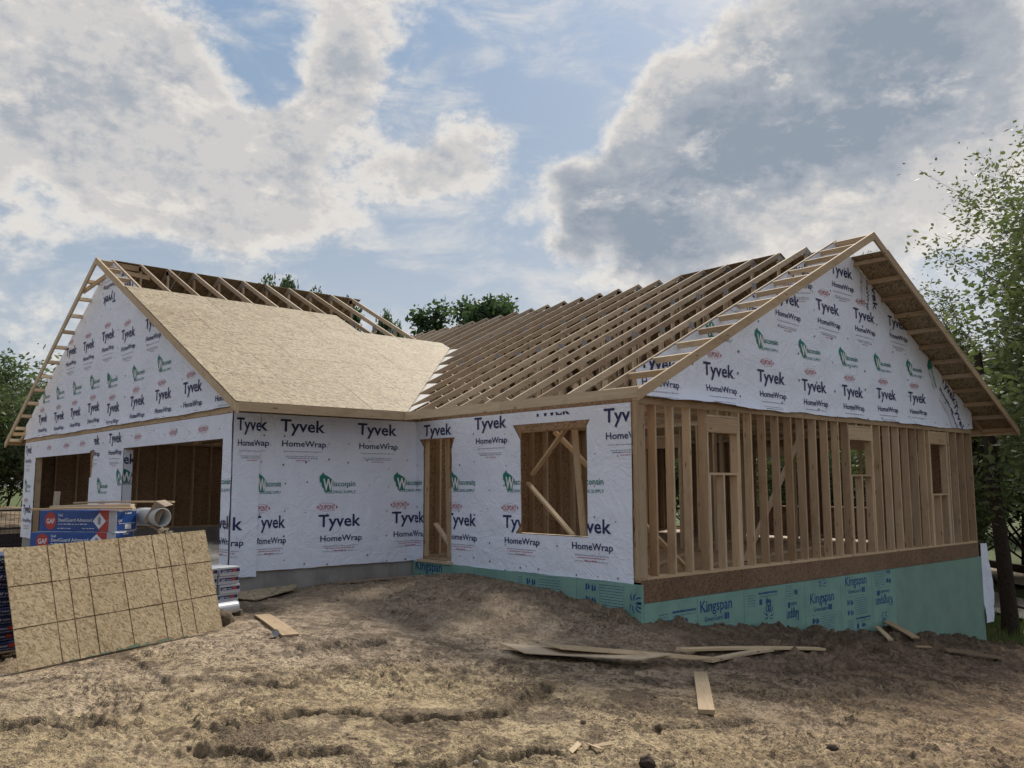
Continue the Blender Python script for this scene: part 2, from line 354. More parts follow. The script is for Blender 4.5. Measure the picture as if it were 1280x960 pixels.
def _tps():
    P=GCP[:,:2];n=len(P)
    r=np.sqrt(((P[:,None]-P[None])**2).sum(-1)); K=r*r*np.log(r+1e-9)+np.eye(n)*.3
    A=np.zeros((n+3,n+3));A[:n,:n]=K;A[:n,n]=1;A[:n,n+1:n+3]=P;A[n,:n]=1;A[n+1:n+3,:n]=P.T
    b=np.zeros(n+3);b[:n]=GCP[:,2]
    return np.linalg.solve(A,b)
_W=_tps()
def base_h(x,y):
    x=np.asarray(x,float);y=np.asarray(y,float)
    rr=np.sqrt(x*x+y*y)+1e-9; k=np.minimum(1,34/rr); X=x*k;Y=y*k
    h=_W[-3]+_W[-2]*X+_W[-1]*Y
    for i,(a,b,c) in enumerate(GCP):
        r=np.sqrt((X-a)**2+(Y-b)**2); h=h+_W[i]*r*r*np.log(r+1e-9)
    return np.clip(h,-3.1,-.1)
# ------------------------------------------------------------------ ground relief (numpy noise)
_rng = np.random.RandomState(3); _P = _rng.permutation(256); _P = np.concatenate([_P, _P]); _G = _rng.uniform(-1, 1, 256)
_gx = np.cos(_G*math.pi); _gy = np.sin(_G*math.pi)
def pn(x, y):
    xi = np.floor(x).astype(int); yi = np.floor(y).astype(int); xf = x-xi; yf = y-yi
    xi &= 255; yi &= 255
    u = xf**3*(xf*(xf*6-15)+10); v = yf**3*(yf*(yf*6-15)+10)
    def gr(ix, iy, fx, fy):
        h = _P[_P[ix & 255]+(iy & 255)]; return _gx[h]*fx+_gy[h]*fy
    a = gr(xi, yi, xf, yf); b = gr(xi+1, yi, xf-1, yf); c = gr(xi, yi+1, xf, yf-1); d = gr(xi+1, yi+1, xf-1, yf-1)
    return (a*(1-u)+b*u)*(1-v)+(c*(1-u)+d*u)*v
def fbm(x, y, s, o=4, g=.5):
    r = 0; a = 1
    for i in range(o):
        r = r+a*pn(x*s+i*17.3, y*s-i*9.1); s *= 2.03; a *= g
    return r
def sstep(a, b, x):
    t = np.clip((x-a)/(b-a), 0, 1); return t*t*(3-2*t)
GOUGES = [  # dark ruts and hollows: points, half width, depth
    ([(-6.57, -1.5), (-6.09, -1.46), (-5.66, -1.6), (-5.39, -2.01), (-5.01, -2.26), (-4.49, -2.36), (-3.48, -1.8)], .10, .060),
    ([(-4.62, .91), (-4.12, .98), (-3.76, .85)], .16, .075), ([(-7.9, -.4), (-7.59, -.47), (-7.4, -.83)], .13, .05), ([(-6.06, -3.0), (-5.44, -3.26), (-5.0, -3.44)], .09, .05),
    ([(-6.5, .3), (-6.0, .1), (-5.6, -.5)], .08, .03), ([(-5.25, -.18), (-4.59, -.13), (-3.34, .03), (-2.93, -.6)], .11, .03), ([(-3.9, -3.2), (-3.3, -3.5), (-2.6, -3.4)], .10, .04),
    ([(-1.9, -2.6), (-1.2, -3.0), (.2, -3.1)], .12, .045), ([(-.5, -2.0), (.8, -2.1), (2.2, -2.2)], .14, .05), ([(-7.0, -1.9), (-6.7, -2.4), (-6.2, -2.5)], .09, .045)]
def gouge(x, y):
    g = np.zeros_like(x); dz = np.zeros_like(x)
    wx = x+.10*pn(x*3, y*3)+.03*pn(x*11, y*11); wy = y+.10*pn(x*3+9, y*3)+.03*pn(x*11, y*11+4)
    for pts, hw, dep in GOUGES:
        d = np.full_like(x, 9.)
        for (ax, ay), (bx, by) in zip(pts[:-1], pts[1:]):
            t = np.clip(((wx-ax)*(bx-ax)+(wy-ay)*(by-ay))/((bx-ax)**2+(by-ay)**2), 0, 1)
            d = np.minimum(d, np.hypot(wx-ax-t*(bx-ax), wy-ay-t*(by-ay)))
        m = sstep(hw, hw*.35, d); rim = np.exp(-((d-hw*1.25)/(hw*.35))**2)
        g = np.maximum(g, np.maximum(m, rim*.6)); dz = dz-dep*m+dep*.45*rim*(.6+1.2*np.abs(pn(x*7, y*7)))
    return g, dz
TRACKS = [  # lugged tracks near the flat boards
    ((-4.0, -4.1), 2.75, 40, 100, .15), ((-4.0, -4.1), 3.25, 38, 95, .15),
    # arc centre, radius, start and end angle, half width : lugged tyre tracks
    ((-4.2, -8.5), 7.6, 20, 95, .17), ((-4.2, -8.5), 9.2, 22, 100, .17), ((4.5, -12.0), 9.0, 95, 150, .16), ((-16, 1.5), 9.5, -62, 12, .18), ((-16, 1.5), 11.2, -60, 14, .18)]
def ground_z(x, y, detail=True):
    h = base_h(x, y)
    if not detail: return h
    x = np.asarray(x, float); y = np.asarray(y, float)
    inside = ((x > .25) & (y > .25) & (x < WD+.2)) | ((x > -D+.2) & (y > L1+.2) & (y < GY1) & (x < WD))
    far = sstep(22, 45, np.sqrt((x+2)**2+(y+2)**2))
    wx = x+.25*pn(x*1.1, y*1.1); wy = y+.25*pn(x*1.1+40, y*1.1+7)
    rough = sstep(-.25, .3, fbm(x, y, .33, 3))                       # churned patches between trodden ones
    near = sstep(4.0, .5, np.abs(y+.3))*sstep(-1.5, .8, x)            # dug soil along the right foundation
    amp = .45+.75*rough+.55*near
    z = .055*fbm(wx, wy, .55, 3)
    z = z+.030*amp*(1-2.2*np.abs(fbm(wx, wy, 1.7, 3, .55)))*.5
    z = z+.024*amp*fbm(wx, wy, 4.2, 3, .6)
    z = z+.017*amp*fbm(x+3, y, 11, 3, .68)+.010*amp*sstep(.12, .36, fbm(x+8, y-3, 22, 2, .6))
    rg_ = np.abs(fbm(x-7, y+5, 7.5, 3, .6)); z = z-.013*amp*sstep(.14, .0, rg_)
    cl = fbm(x, y+9, 6.5, 2, .5); z = z+.022*(amp-.3)*sstep(.14, .40, cl)   # clods
    cl = fbm(x-5, y+2, 14, 2, .5); z = z+.016*(amp-.2)*sstep(.16, .40, cl)
    z = z+near*(.10*sstep(0, .5, fbm(x+11, y, 1.3, 3))+.05*fbm(x, y, 3.3, 3))
    for (cx, cy), r, a0, a1, hw in TRACKS:
        dx = x-cx; dy = y-cy; rr = np.sqrt(dx*dx+dy*dy); aa = np.degrees(np.arctan2(dy, dx))
        m = sstep(hw, hw*.8, np.abs(rr-r))*sstep(a0, a0+4, aa)*sstep(a1, a1-4, aa)
        m = m*sstep(-.35, .05, fbm(x+31, y, .9, 2))
        s = np.radians(aa)*r+np.abs(rr-r)*.6
        lug = np.sin(s*2*math.pi/.115)
        z = z*(1-.55*m)+m*(-.016+.009*lug)
        e = np.exp(-((np.abs(rr-r)-hw*1.15)/.05)**2)*sstep(a0, a0+4, aa)*sstep(a1, a1-4, aa); z = z+.007*e*(.5+fbm(x, y, 5, 2))
    z = z+gouge(x, y)[1]
    z = z*sstep(.12, .45, np.hypot(np.maximum(np.abs((x+6.13)*.962+(y-2.05)*.272)-1.22, 0), np.abs(-(x+6.13)*.272+(y-2.05)*.962))+.0)-.035*sstep(.5, .15, np.hypot(np.maximum(np.abs((x+6.13)*.962+(y-2.05)*.272)-1.22, 0), np.abs(-(x+6.13)*.272+(y-2.05)*.962)))
    z = z*np.where(inside, .15, 1)*(1-.7*far)
    # keep the sides of the foundation tidy
    return h+z
def turned(x, y):
    """how much dark, freshly turned soil lies on top, with creases and ruts darkened too (0..1)"""
    wx = x+.3*pn(x*1.3+9, y*1.3); wy = y+.3*pn(x*1.3, y*1.3-5)
    a = fbm(wx, wy, 1.15, 5, .62); b = fbm(wx+20, wy, 4.5, 4, .65); c = fbm(x+3, y, 11, 3, .66)
    big = fbm(x-30, y+12, .28, 2)
    t = sstep(-.02, .16, a*.75+b*.55+big*.45-.05)
    t = np.maximum(t, .9*sstep(.12, .3, b+.25*a)); t = np.maximum(t, .8*sstep(.2, .42, c))
    rg = np.abs(fbm(x-7, y+5, 7.5, 3, .6)); t = np.maximum(t, sstep(.05, .0, rg)*.8)  # creases cut in the relief get a darker colour as well
    t = t*(1-.45*sstep(-3.2, -1.5, x+.4*y)*sstep(-1.5, .5, y))       # trodden smoother towards the door
    t = np.maximum(t, gouge(x, y)[0])
    return t
def gz(x, y): return float(ground_z(np.array([float(x)]), np.array([float(y)]))[0])

def build_ground():
    cx, cy = -9.55, -8.05
    base = math.degrees(math.atan2(FW.y, FW.x))
    fine = np.arange(-42, 42.01, .092); coarse = np.concatenate([np.linspace(-180, -62, 60, endpoint=False), np.arange(-62, -42, .6)])
    ang = np.concatenate([coarse, fine, -coarse[::-1]]); ang = ang[:-1] if abs(ang[-1]-180) < 1e-6 else ang
    ang = np.radians(ang+base)
    r = [1.0]
    while r[-1] < 3500:
        q = r[-1]
        r.append(q*(1.03 if q < 4.2 else 1.0036 if q < 16 else 1.006 if q < 30 else 1.03 if q < 90 else 1.12))
    r = np.array(r)
    A, Rr = np.meshgrid(ang, r)
    X = cx+Rr*np.cos(A); Y = cy+Rr*np.sin(A)
    Z = ground_z(X.ravel(), Y.ravel())
    na, nr = len(ang), len(r)
    co = np.stack([X.ravel(), Y.ravel(), Z], 1)
    co = np.vstack([co, [[cx, cy, gz(cx, cy)]]])
    i = np.arange(nr-1)[:, None]*na; j = np.arange(na)[None]; j2 = (j+1) % na
    quads = np.stack([i+j, i+j2, i+na+j2, i+na+j], -1).reshape(-1, 4)[:, ::-1]
    tri = np.array([[len(co)-1, (k+1) % na, k] for k in range(na)])[:, ::-1]
    me = bpy.data.meshes.new('ground')
    me.vertices.add(len(co)); me.vertices.foreach_set('co', co.ravel())
    nl = len(quads)*4+len(tri)*3
    me.loops.add(nl); me.loops.foreach_set('vertex_index', np.concatenate([quads.ravel(), tri.ravel()]).astype(np.int32))
    me.polygons.add(len(quads)+len(tri))
    ls = np.concatenate([np.arange(len(quads))*4, len(quads)*4+np.arange(len(tri))*3]).astype(np.int32)
    me.polygons.foreach_set('loop_start', ls)
    me.update(calc_edges=True); me.validate()
    me.polygons.foreach_set('use_smooth', [True]*len(me.polygons))
    if me.polygons[0].normal.z < 0: me.flip_normals()
    at_ = me.attributes.new('turned', 'FLOAT', 'POINT'); at_.data.foreach_set('value', turned(co[:, 0], co[:, 1]).astype(np.float32))
    m, t = mat('soil'); c = t.node('ShaderNodeTexCoord').outputs['Object']
    sx = t.node('ShaderNodeSeparateXYZ'); t.put(sx.inputs[0], c)
    big = t.noise(c, .33, 4, .6, .5)
    mid = t.noise(c, 2.6, 6, .65, .6); fn = t.noise(c, 16, 5, .65, .4); gr = t.noise(c, 90, 2, .6)
    # sandy dry soil, trodden grey-brown soil nearer the house, damp dug soil at the right foundation
    sand = t.mix(t.mr(mid, .38, .62), (.375, .295, .18), (.285, .215, .13))
    loam = t.mix(t.mr(mid, .36, .64), (.41, .325, .235), (.31, .24, .17))
    damp = t.mix(t.mr(mid, .36, .64), (.175, .13, .095), (.115, .083, .062))
    nearcam = t.math('ADD', sx.outputs[0], sx.outputs[1])            # grows from the yard towards the house
    f1 = t.math('ADD', t.math('MULTIPLY', nearcam, .13), t.math('MULTIPLY', t.math('SUBTRACT', big, .5), 3.2))
    dd = t.vmath('DISTANCE', c, (-4.5, 3.5, -.4), out=1)
    f1 = t.mr(f1, -1.15, -.15)
    col = t.mix(f1, sand, loam)
    rt = t.mr(t.math('SUBTRACT', sx.outputs[0], t.math('MULTIPLY', sx.outputs[1], .9)), -2.5, 5.0, 0, .75)
    col = t.mix(rt, col, t.mix(1, col, (.66, .56, .50), 'MULTIPLY'))
    # dug strip
    yy = t.math('ADD', sx.outputs[1], t.math('MULTIPLY', t.math('SUBTRACT', big, .5), 4))
    strip = t.math('MULTIPLY', t.mr(yy, -3.0, -.9), t.mr(sx.outputs[0], -1.4, .8))
    strip = t.math('MULTIPLY', strip, t.mr(sx.outputs[0], 14, 10))
    col = t.mix(t.math('MULTIPLY', strip, .85), col, damp)
    # wheel-churned dark crumbs
    crumbs = t.mr(fn, .50, .60, 0, .35)
    crumbs = t.math('MULTIPLY', crumbs, t.mr(t.noise(c, .8, 4, .6), .36, .58, .15, 1))
    col = t.mix(crumbs, col, t.mix(.7, col, (.10, .075, .055)))
    col = t.mix(t.mr(t.noise(t.mapping(c, (1, 1, 1), loc=(5, 3, 0)), 5.5, 6, .7, 1.0), .56, .66, 0, .3), col, (.095, .07, .05))
    col = t.mix(t.mr(gr, .60, .74, 0, .35), col, (.52, .44, .33))
    farg = t.mr(t.vmath('LENGTH', c, out=1), 16.5, 18.5)
    farg = t.math('MULTIPLY', farg, t.mr(sx.outputs[0], 6, 12))
    gcol = t.mix(t.mr(mid, .35, .65), (.055, .085, .025), (.10, .13, .045))
    col = t.mix(farg, col, gcol)
    an = t.node('ShaderNodeAttribute', attribute_name='turned'); tn = t.math('MULTIPLY', an.outputs['Fac'], t.mr(t.noise(c, 30, 3, .6), .3, .55, .55, 1))
    col = t.mix(t.math('MULTIPLY', tn, .80), col, t.mix(t.mr(fn, .4, .6), (.105, .075, .052), (.05, .036, .027)))
    sp1 = t.mr(t.noise(c, 34, 4, .62, .6), .565, .625, 0, .85); sp2 = t.mr(t.noise(t.mapping(c, (1, 1, 1), loc=(3, 9, 1)), 13, 6, .7, .8), .57, .63, 0, .75)  # dark specks: small shadows of chips painted into the soil colour
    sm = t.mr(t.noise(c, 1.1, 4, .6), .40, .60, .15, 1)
    chip_shade = t.math('MULTIPLY', t.math('MAXIMUM', sp1, sp2), sm)
    col = t.mix(chip_shade, col, (.055, .040, .030))
    h = t.math('SUBTRACT', t.math('MULTIPLY', fn, 0), t.math('MULTIPLY', chip_shade, .35))
    h = t.math('ADD', t.math('ADD', h, t.math('MULTIPLY', fn, .6)), t.math('ADD', t.math('MULTIPLY', gr, .16), t.math('MULTIPLY', mid, .5)))
    crumb = t.voro(t.vmath('ADD', c, t.vmath('SCALE', t.noise(c, 25, 2, .5, out=1))), 55, 'Distance')
    crumb.node.inputs[0].links[0].from_node.inputs[1].links[0].from_node.inputs['Scale'].default_value = .02
    h = t.math('ADD', h, t.math('MULTIPLY', t.mr(crumb, 0, .6, 1, 0), t.math('MULTIPLY', t.mr(t.noise(c, 3, 3, .6), .4, .6), .22)))
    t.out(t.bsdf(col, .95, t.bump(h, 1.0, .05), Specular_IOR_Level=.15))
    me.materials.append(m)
    o = mobj('ground', me); tag(o, 'churned sandy building plot sloping down past the house', kind='structure')
    return o

# ------------------------------------------------------------------ the house
house = empty('unfinished_house', (0, 0, 0))
tag(house, 'single storey timber house under construction with white printed house wrap and open roof trusses', 'house')
_bc = {}
def board_mesh(L, wy, dz, mt):
    k = (round(L, 3), round(wy, 3), round(dz, 3), mt)
    if k not in _bc:
        _bc[k] = MB().box(-L/2, L/2, -wy/2, wy/2, -dz/2, dz/2).mesh('board', M[mt])
    return _bc[k]
def board(name, p0, p1, wy, dz, mt='stud', up=(0, 0, 1), parent=None, label=None, q=.005):
    """a straight board from p0 to p1 (centre line); dz is its size along 'up', wy across"""
    p0 = Vector(p0); p1 = Vector(p1); x = (p1-p0); L = x.length; x.normalize()
    z = Vector(up); z = (z-x*z.dot(x)).normalized(); y = z.cross(x)
    me = board_mesh(round(L/q)*q, wy, dz, mt)
    o = mobj(name, me, house if parent is None else parent)
    o.matrix_local = Matrix.Translation((p0+p1)/2) @ Matrix((x, y, z)).transposed().to_4x4()
    if label: o['label'] = label
    return o

# --- foundation
F = MB(); F.box(-D+.03, 0, L1+.03, L1+.23, -1.6, -.02).box(-D+.03, -D+.23, L1+.23, 5.66, -1.6, -.02).box(-D+.03, -D+.23, 5.66, 17.6, -1.6, -.28)
F.box(-D+.03, -D+.23, 10.66, 12.70, -1.6, -.021).box(-D+.03, -D+.23, 17.55, GY1-.03, -1.6, -.022)
F.box(-D+.23, WD-.03, GY1-.23, GY1-.03, -1.6, .08); F.box(3.25, 3.45, L1+.23, GY1-.23, -1.6, .08); F.box(0, 3.25, L1+.031, L1+.231, -1.6, -.1)
F.build('concrete_foundation', M['concrete'], house)
MB().box(-D+.24, 3.24, L1+.24, GY1-.24, -.35, -.27).build('garage_slab', M['concrete'], house)
MB().box(.05, 5.4, .05, L1+.02, -2.9, -.33).box(5.41, WD-.06, .05, 9, -3.2, -.33).build('basement_wall', M['concrete'], house)
# foam board panels on the foundation
def foam_panel(x0, x1, y0, y1, z0, z1, mt='foam'): return MB().box(x0, x1, y0, y1, z0, z1).build('foam_panel', M[mt], house)
FP_G = [(-.003, 1.2), (1.2, 2.4), (2.4, 3.6), (3.6, 4.19), (4.19, 5.4), (5.4, 6.58), (6.58, 7.53)]
foamG = []
for a, b in FP_G: foamG.append(foam_panel(a+.003, b-.003, -.05, 0, -3.0, -.315))
foam_panel(7.536, 11.86, -.045, 0, -3.0, -.315, 'coat')['label'] = 'plain pale green coated wall section at the right end'
foamF = []
for a, b in ((-.046, 1.2), (1.2, 2.4), (2.4, 3.6), (3.6, 4.8), (4.8, L1)): foamF.append(foam_panel(-.05, 0, a+.003, b-.003, -1.9, -.056))
# rim board and floor
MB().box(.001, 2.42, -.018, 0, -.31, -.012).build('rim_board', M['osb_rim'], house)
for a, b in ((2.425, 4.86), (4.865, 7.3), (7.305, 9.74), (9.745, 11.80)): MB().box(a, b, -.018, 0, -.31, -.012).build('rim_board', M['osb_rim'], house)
for i in range(10):
    for j in range(5):
        x0, x1 = i*1.22, min((i+1)*1.22, WD)-.004
        y0, y1 = j*1.22+.01, min((j+1)*1.22, 5.39)-.004 if j < 4 else 5.386
        if x1 > x0+.05: MB().box(x0+.004, x1, y0, y1, -.03, -.001).build('floor_panel', M['osb_wall'], house)
for j in range(3): MB().box(3.46, WD-.01, 5.40+j*4.5, 5.396+(j+1)*4.5, -.03, -.002).build('floor_panel', M['osb_wall'], house)

# --- stud walls.  a wall runs along axis a ('x' or 'y') at plane c, thickness t to the inside (sign s)
def stud_wall(axis, c, s, u0, u1, z0=0.0, top=TOP, th=.14, openings=(), spacing=.4064, first=.02, mt='stud', skip=()):
    lo, hi = (c, c+s*th) if s > 0 else (c+s*th, c)
    mid = (lo+hi)/2
    def P(u, z, d=0): return (u, mid+d, z) if axis == 'x' else (mid+d, u, z)
    board('bottom_plate', P(u0, z0+.019), P(u1, z0+.019), th, .038, mt)
    board('top_plate', P(u0, top-.019), P(u1, top-.019), th, .038, mt)
    board('top_plate', P(u0+.003, top-.058), P(u1-.003, top-.058), th-.004, .038, mt)
    n = int((u1-u0-first)/spacing+.5)
    us = [u0+first+k*spacing for k in range(n+1)]
    if us[-1] < u1-.1: us.append(u1-.02)
    else: us[-1] = u1-.02
    upv = (0, 1, 0) if axis == 'x' else (1, 0, 0)
    zt = top-.078
    for i, u in enumerate(us):
        if any(a-.045 < u < b+.045 for a, b, _, _ in openings) or i in skip: continue
        dz = random.uniform(-.004, .004)
        board('stud', P(u, z0+.038), P(u+dz, zt), .038, th-.002, mt, upv)
    for a, b, zs, zh in openings:
        for e, sg in ((a, -1), (b, 1)):
            board('king_stud', P(e+sg*.057, z0+.038), P(e+sg*.057, zt), .038, th-.002, mt, upv)
            board('jack_stud', P(e+sg*.019, z0+.038), P(e+sg*.019, zh), .037, th-.004, mt, upv)
        hz = min(zh+.235, zt)
        board('header', P(a-.037, (zh+hz)/2), P(b+.037, (zh+hz)/2), th-.006, hz-zh-.002, mt)
        board('header_plate', P(a-.036, hz+.02), P(b+.036, hz+.02), th-.003, .036, mt)
        if zs > z0+.1:
            board('window_sill', P(a, zs-.019), P(b, zs-.019), th+.001, .037, mt)
            k = max(1, int((b-a)/.4))
            for q in range(k+1 if k > 1 else 3):
                u = a+.019+(b-a-.038)*q/(k if k > 1 else 2)
                board('cripple_stud', P(u, z0+.038), P(u, zs-.039), .037, th-.005, mt, upv)
        for q in range(1, 4 if b-a > 1 else 3):
            u = a+(b-a)*q/(4 if b-a > 1 else 3)
            if hz+.05 < zt: board('cripple_stud', P(u, hz+.038), P(u, zt), .037, th-.005, mt, upv)
# gable side wall (open studs) G
stud_wall('x', 0, 1, .145, WD, openings=((1.66, 2.43, 1.51, 2.13), (6.10, 6.93, 1.51, 2.16), (9.60, 10.38, 1.12, 2.18)), first=.245)
# front wall F2
stud_wall('y', .015, 1, 0.001, L1-.005, openings=((.99, 2.66, .56, 2.17), (4.28, 5.17, .0, 2.17)), mt='lumber')
board('corner_post', (.02+.068, .075, .04), (.02+.068, .075, TOP-.08), .10, .135, 'lumber', (1, 0, 0))
# garage walls
stud_wall('x', L1+.015, 1, -D+.02, -.01, mt='stud')
stud_wall('y', -D+.015, 1, L1+.16, GY1-.02, z0=-.02, openings=((5.74, 10.58, -.02, 2.10), (12.80, 17.50, -.02, 2.08)), mt='lumber', spacing=.6)
stud_wall('x', GY1-.015, -1, -D+.17, 3.2, z0=.08, mt='stud', spacing=.55)
stud_wall('y', 3.28, 1, L1+.17, GY1-.18, z0=.08, mt='stud', spacing=.61)
# partition between house and garage, carried on into the house
stud_wall('x', L1+.02, 1, .17, 5.0, mt='stud')
# far wall and inner partitions of the house
stud_wall('y', WD, -1, .16, 12.0, openings=((2.35, 3.6, .75, 2.2), (4.25, 6.0, .75, 2.08), (8.0, 9.8, .1, 2.1)), mt='stud')
stud_wall('y', 5.05, 1, 1.9, 5.38, th=.09, mt='stud', openings=((3.2, 4.1, 0, 2.08),))
stud_wall('x', 3.9, 1, 6.4, 9.0, th=.09, mt='stud')
stud_wall('y', 9.05, 1, 1.3, 3.9, th=.09, mt='stud')
stud_wall('x', 8.6, 1, 3.5, WD-.16, th=.14, mt='stud', spacing=.6)
def panel(name, x0, x1, y0, y1, z0, z1, mt): return MB().box(x0, x1, y0, y1, z0, z1).build(name, M[mt], house)
# sheathing behind the wraps and on the far walls (each sheet its own piece)
def sheath_x(c, t, u0, u1, z0, z1, holes=(), mt='osb_wall', name='wall_panel'):
    us = list(np.arange(u0, u1, 1.22))+[u1]
    for a, b in zip(us[:-1], us[1:]):
        if b-a < .02: continue
        cuts = [(a, b, z0, z1)]
        for (ha, hb, hz0, hz1) in holes:
            nc = []
            for (p, q, r0, r1) in cuts:
                if hb <= p or ha >= q or hz1 <= r0 or hz0 >= r1: nc.append((p, q, r0, r1)); continue
                if ha > p: nc.append((p, ha, r0, r1))
                if hb < q: nc.append((hb, q, r0, r1))
                pa, qa = max(p, ha), min(q, hb)
                if hz0 > r0: nc.append((pa, qa, r0, hz0))
                if hz1 < r1: nc.append((pa, qa, hz1, r1))
            cuts = nc
        mb = MB()
        for (p, q, r0, r1) in cuts:
            if name_axis == 'x': mb.box(p+.0015, q-.0015, c, c+t, r0, r1)
            else: mb.box(c, c+t, p+.0015, q-.0015, r0, r1)
        if cuts: mb.build(name, M[mt], house)
name_axis = 'x'
sheath_x(L1+.002, .012, -D+.02, 0, -.06, 2.56)
sheath_x(L1+.162, .012, .17, 5.0, 0, 2.56)
sheath_x(GY1-.014, .012, -D, WD, .08, 2.6)
sheath_x(8.75, .012, 3.5, WD-.02, .0, 2.6, ((5.0, 6.3, 0, 2.1), (7.4, 8.2, .9, 2.1)))
name_axis = 'y'
sheath_x(.002, .012, .13, L1-.002, -.05, 2.56, ((.99, 2.47, .56, 2.17), (4.28, 5.12, -.05, 2.17)), 'osb_wall_x')
sheath_x(-D+.002, .012, L1+.02, GY1, -.05, 2.56, ((5.74, 10.58, -.1, 2.10), (12.80, 17.50, -.1, 2.08)), 'osb_wall_x')
sheath_x(3.425, .012, L1+.18, GY1-.03, .08, 2.6, (), 'osb_wall_x')
sheath_x(WD+.002, .012, .0, GY1, -.3, 2.6, ((2.35, 3.6, .75, 2.2), (4.25, 6.0, .75, 2.08), (8.0, 9.8, .1, 2.1)), 'osb_wall_x')
# door sill, jamb pieces and loose braces seen through the openings
board('door_sill', (-.01, 4.24, -.03), (-.01, 5.2, -.03), .17, .045, 'lumber')
board('brace', (.25, 4.36, .02), (.25, 5.10, .62), .038, .09, 'lumber', (1, 0, 0))
board('brace', (.24, 4.66, .0), (.20, 4.70, 2.16), .038, .09, 'lumber', (0, 1, 0))
board('brace', (.20, 4.50, .0), (.17, 4.43, 1.25), .29, .03, 'lumber', (1, 0, 0))
board('brace', (.22, 2.55, 1.36), (.22, 1.52, .55), .038, .09, 'fresh', (1, 0, 0))
board('brace', (.40, 2.62, 1.50), (.30, 1.75, 2.20), .038, .09, 'lumber', (1, 0, 0))
board('brace', (.27, 1.32, .3), (.30, 1.56, 2.32), .038, .11, 'lumber', (0, 1, 0))
board('brace', (10.0, .9, 0), (9.2, .35, 2.1), .04, .09, 'lumber', (0, 1, 0))
for (p, q) in (((.5, .55, 1.9), (2.2, 3.0, .02)), ((1.6, .4, .02), (.5, 2.2, 2.2)), ((3.2, .45, .05), (5.2, .45, 2.3)), ((9.5, .6, .05), (10.6, .6, 2.3))):
    board('brace', p, q, .038, .09, 'stud', (0, 1, 0))
for (p, q) in (((1.2, .9, .022), (3.9, 2.2, .022)), ((2.2, .55, .022), (5.1, 1.1, .022)), ((4.2, 1.0, .022), (7.8, 1.6, .022))):
    board('floor_scrap', p, q, .09, .038, 'lumber')

# --- roof trusses
def chord_mesh(x0, x1, plane, dv, mt, th=.019, name='top_chord'):
    """sloping chord in the local x-z plane with plumb cuts"""
    poly = [(x0, plane(x0)), (x0, plane(x0)-dv), (x1, plane(x1)-dv), (x1, plane(x1))]
    b = MB()
    n = 4
    v = [(p[0], -th, p[1]) for p in poly]+[(p[0], th, p[1]) for p in poly]
    b.add(v, [(0, 1, 2, 3), (7, 6, 5, 4)]+[(i, i+4, (i+1) % n+4, (i+1) % n) for i in range(n)])
    return b.mesh(name, M[mt])
def seg_mesh(p, q, w_, th, mt, name):
    p = Vector((p[0], 0, p[1])); q = Vector((q[0], 0, q[1])); d = (q-p).normalized(); n = Vector((-d.z, 0, d.x))*w_/2
    v = [p-n, q-n, q+n, p+n]
    b = MB(); b.add([(a.x, -th, a.z) for a in v]+[(a.x, th, a.z) for a in v], [(0, 1, 2, 3), (7, 6, 5, 4)]+[(i, i+4, (i+1) % 4+4, (i+1) % 4) for i in range(4)])
    return b.mesh(name, M[mt])
_tm = {}
def truss_parts(span, start=None, mt='truss', key='m'):
    k = (key, None if start is None else round(start, 2))
    if k in _tm: return _tm[k]
    half = span/2
    pl = lambda x: ZE+SL*(min(x, span-x)+OV)
    l0 = -OV if start is None else start
    parts = []
    parts.append(('roof_truss', seg_mesh((max(.0, l0), TOP+.046), (span, TOP+.046), .089, .019, mt, 'roof_truss')))
    parts.append(('top_chord', chord_mesh(l0, half, pl, .104, mt)))
    parts.append(('top_chord', chord_mesh(half, span+OV, pl, .104, mt)))
    ht = lambda x: pl(x)-.13
    bz = TOP+.09
    web = [((half, bz), (half, ht(half)))]
    for sgn in (0, 1):
        fx = (lambda x: x) if sgn == 0 else (lambda x: span-x)
        web += [((fx(half*.36), bz), (fx(half*.36), ht(half*.36))), ((fx(half*.68), bz), (fx(half*.68), ht(half*.68))),
                ((fx(half*.36), ht(half*.36)), (fx(half*.68), bz)), ((fx(half*.68), ht(half*.68)), (fx(half), bz)), ((fx(.02), bz), (fx(.02), ht(.0)))]
    for a, b in web:
        if min(a[0], b[0]) < l0: continue
        parts.append(('web', seg_mesh(a, b, .08, .0185, mt, 'web')))
    pb = MB()
    for x in (half*.36, half*.68, half):
        for q in (x, span-x):
            if q < l0+.1: continue
            for s in (-1, 1):
                zt = ht(min(q, span-q))
                pb.box(q-.07, q+.07, s*.0195, s*.021, zt-.04, zt+.06); pb.box(q-.08, q+.08, s*.0195, s*.021, TOP+.03, TOP+.12)
    parts.append(('connector_plate', pb.mesh('connector_plate', M['steel'])))
    _tm[k] = parts; return parts
def put_truss(parts, loc, rz):
    root = mobj(parts[0][0], parts[0][1], house, loc, (0, 0, rz))
    for n, me in parts[1:]: mobj(n, me, root)
    return root
k = 0
while .61*k < HOUSE_END:
    y = .02+.6096*k; start = None
    if y > L1-OV+.1: start = min(round(y-(L1-OV)-OV-.55, 2), 2.4)
    if start is not None and start < -OV: start = None
    if y > 8.6: start = 2.4
    put_truss(truss_parts(WD, start), (0, y, 0), 0); k += 1
# garage trusses: local x runs along +y
gx = [-D+.02+.6096*i for i in range(11)]
for x in gx: put_truss(truss_parts(WG, None, 'truss', 'g'), (x, L1, 0), math.pi/2)

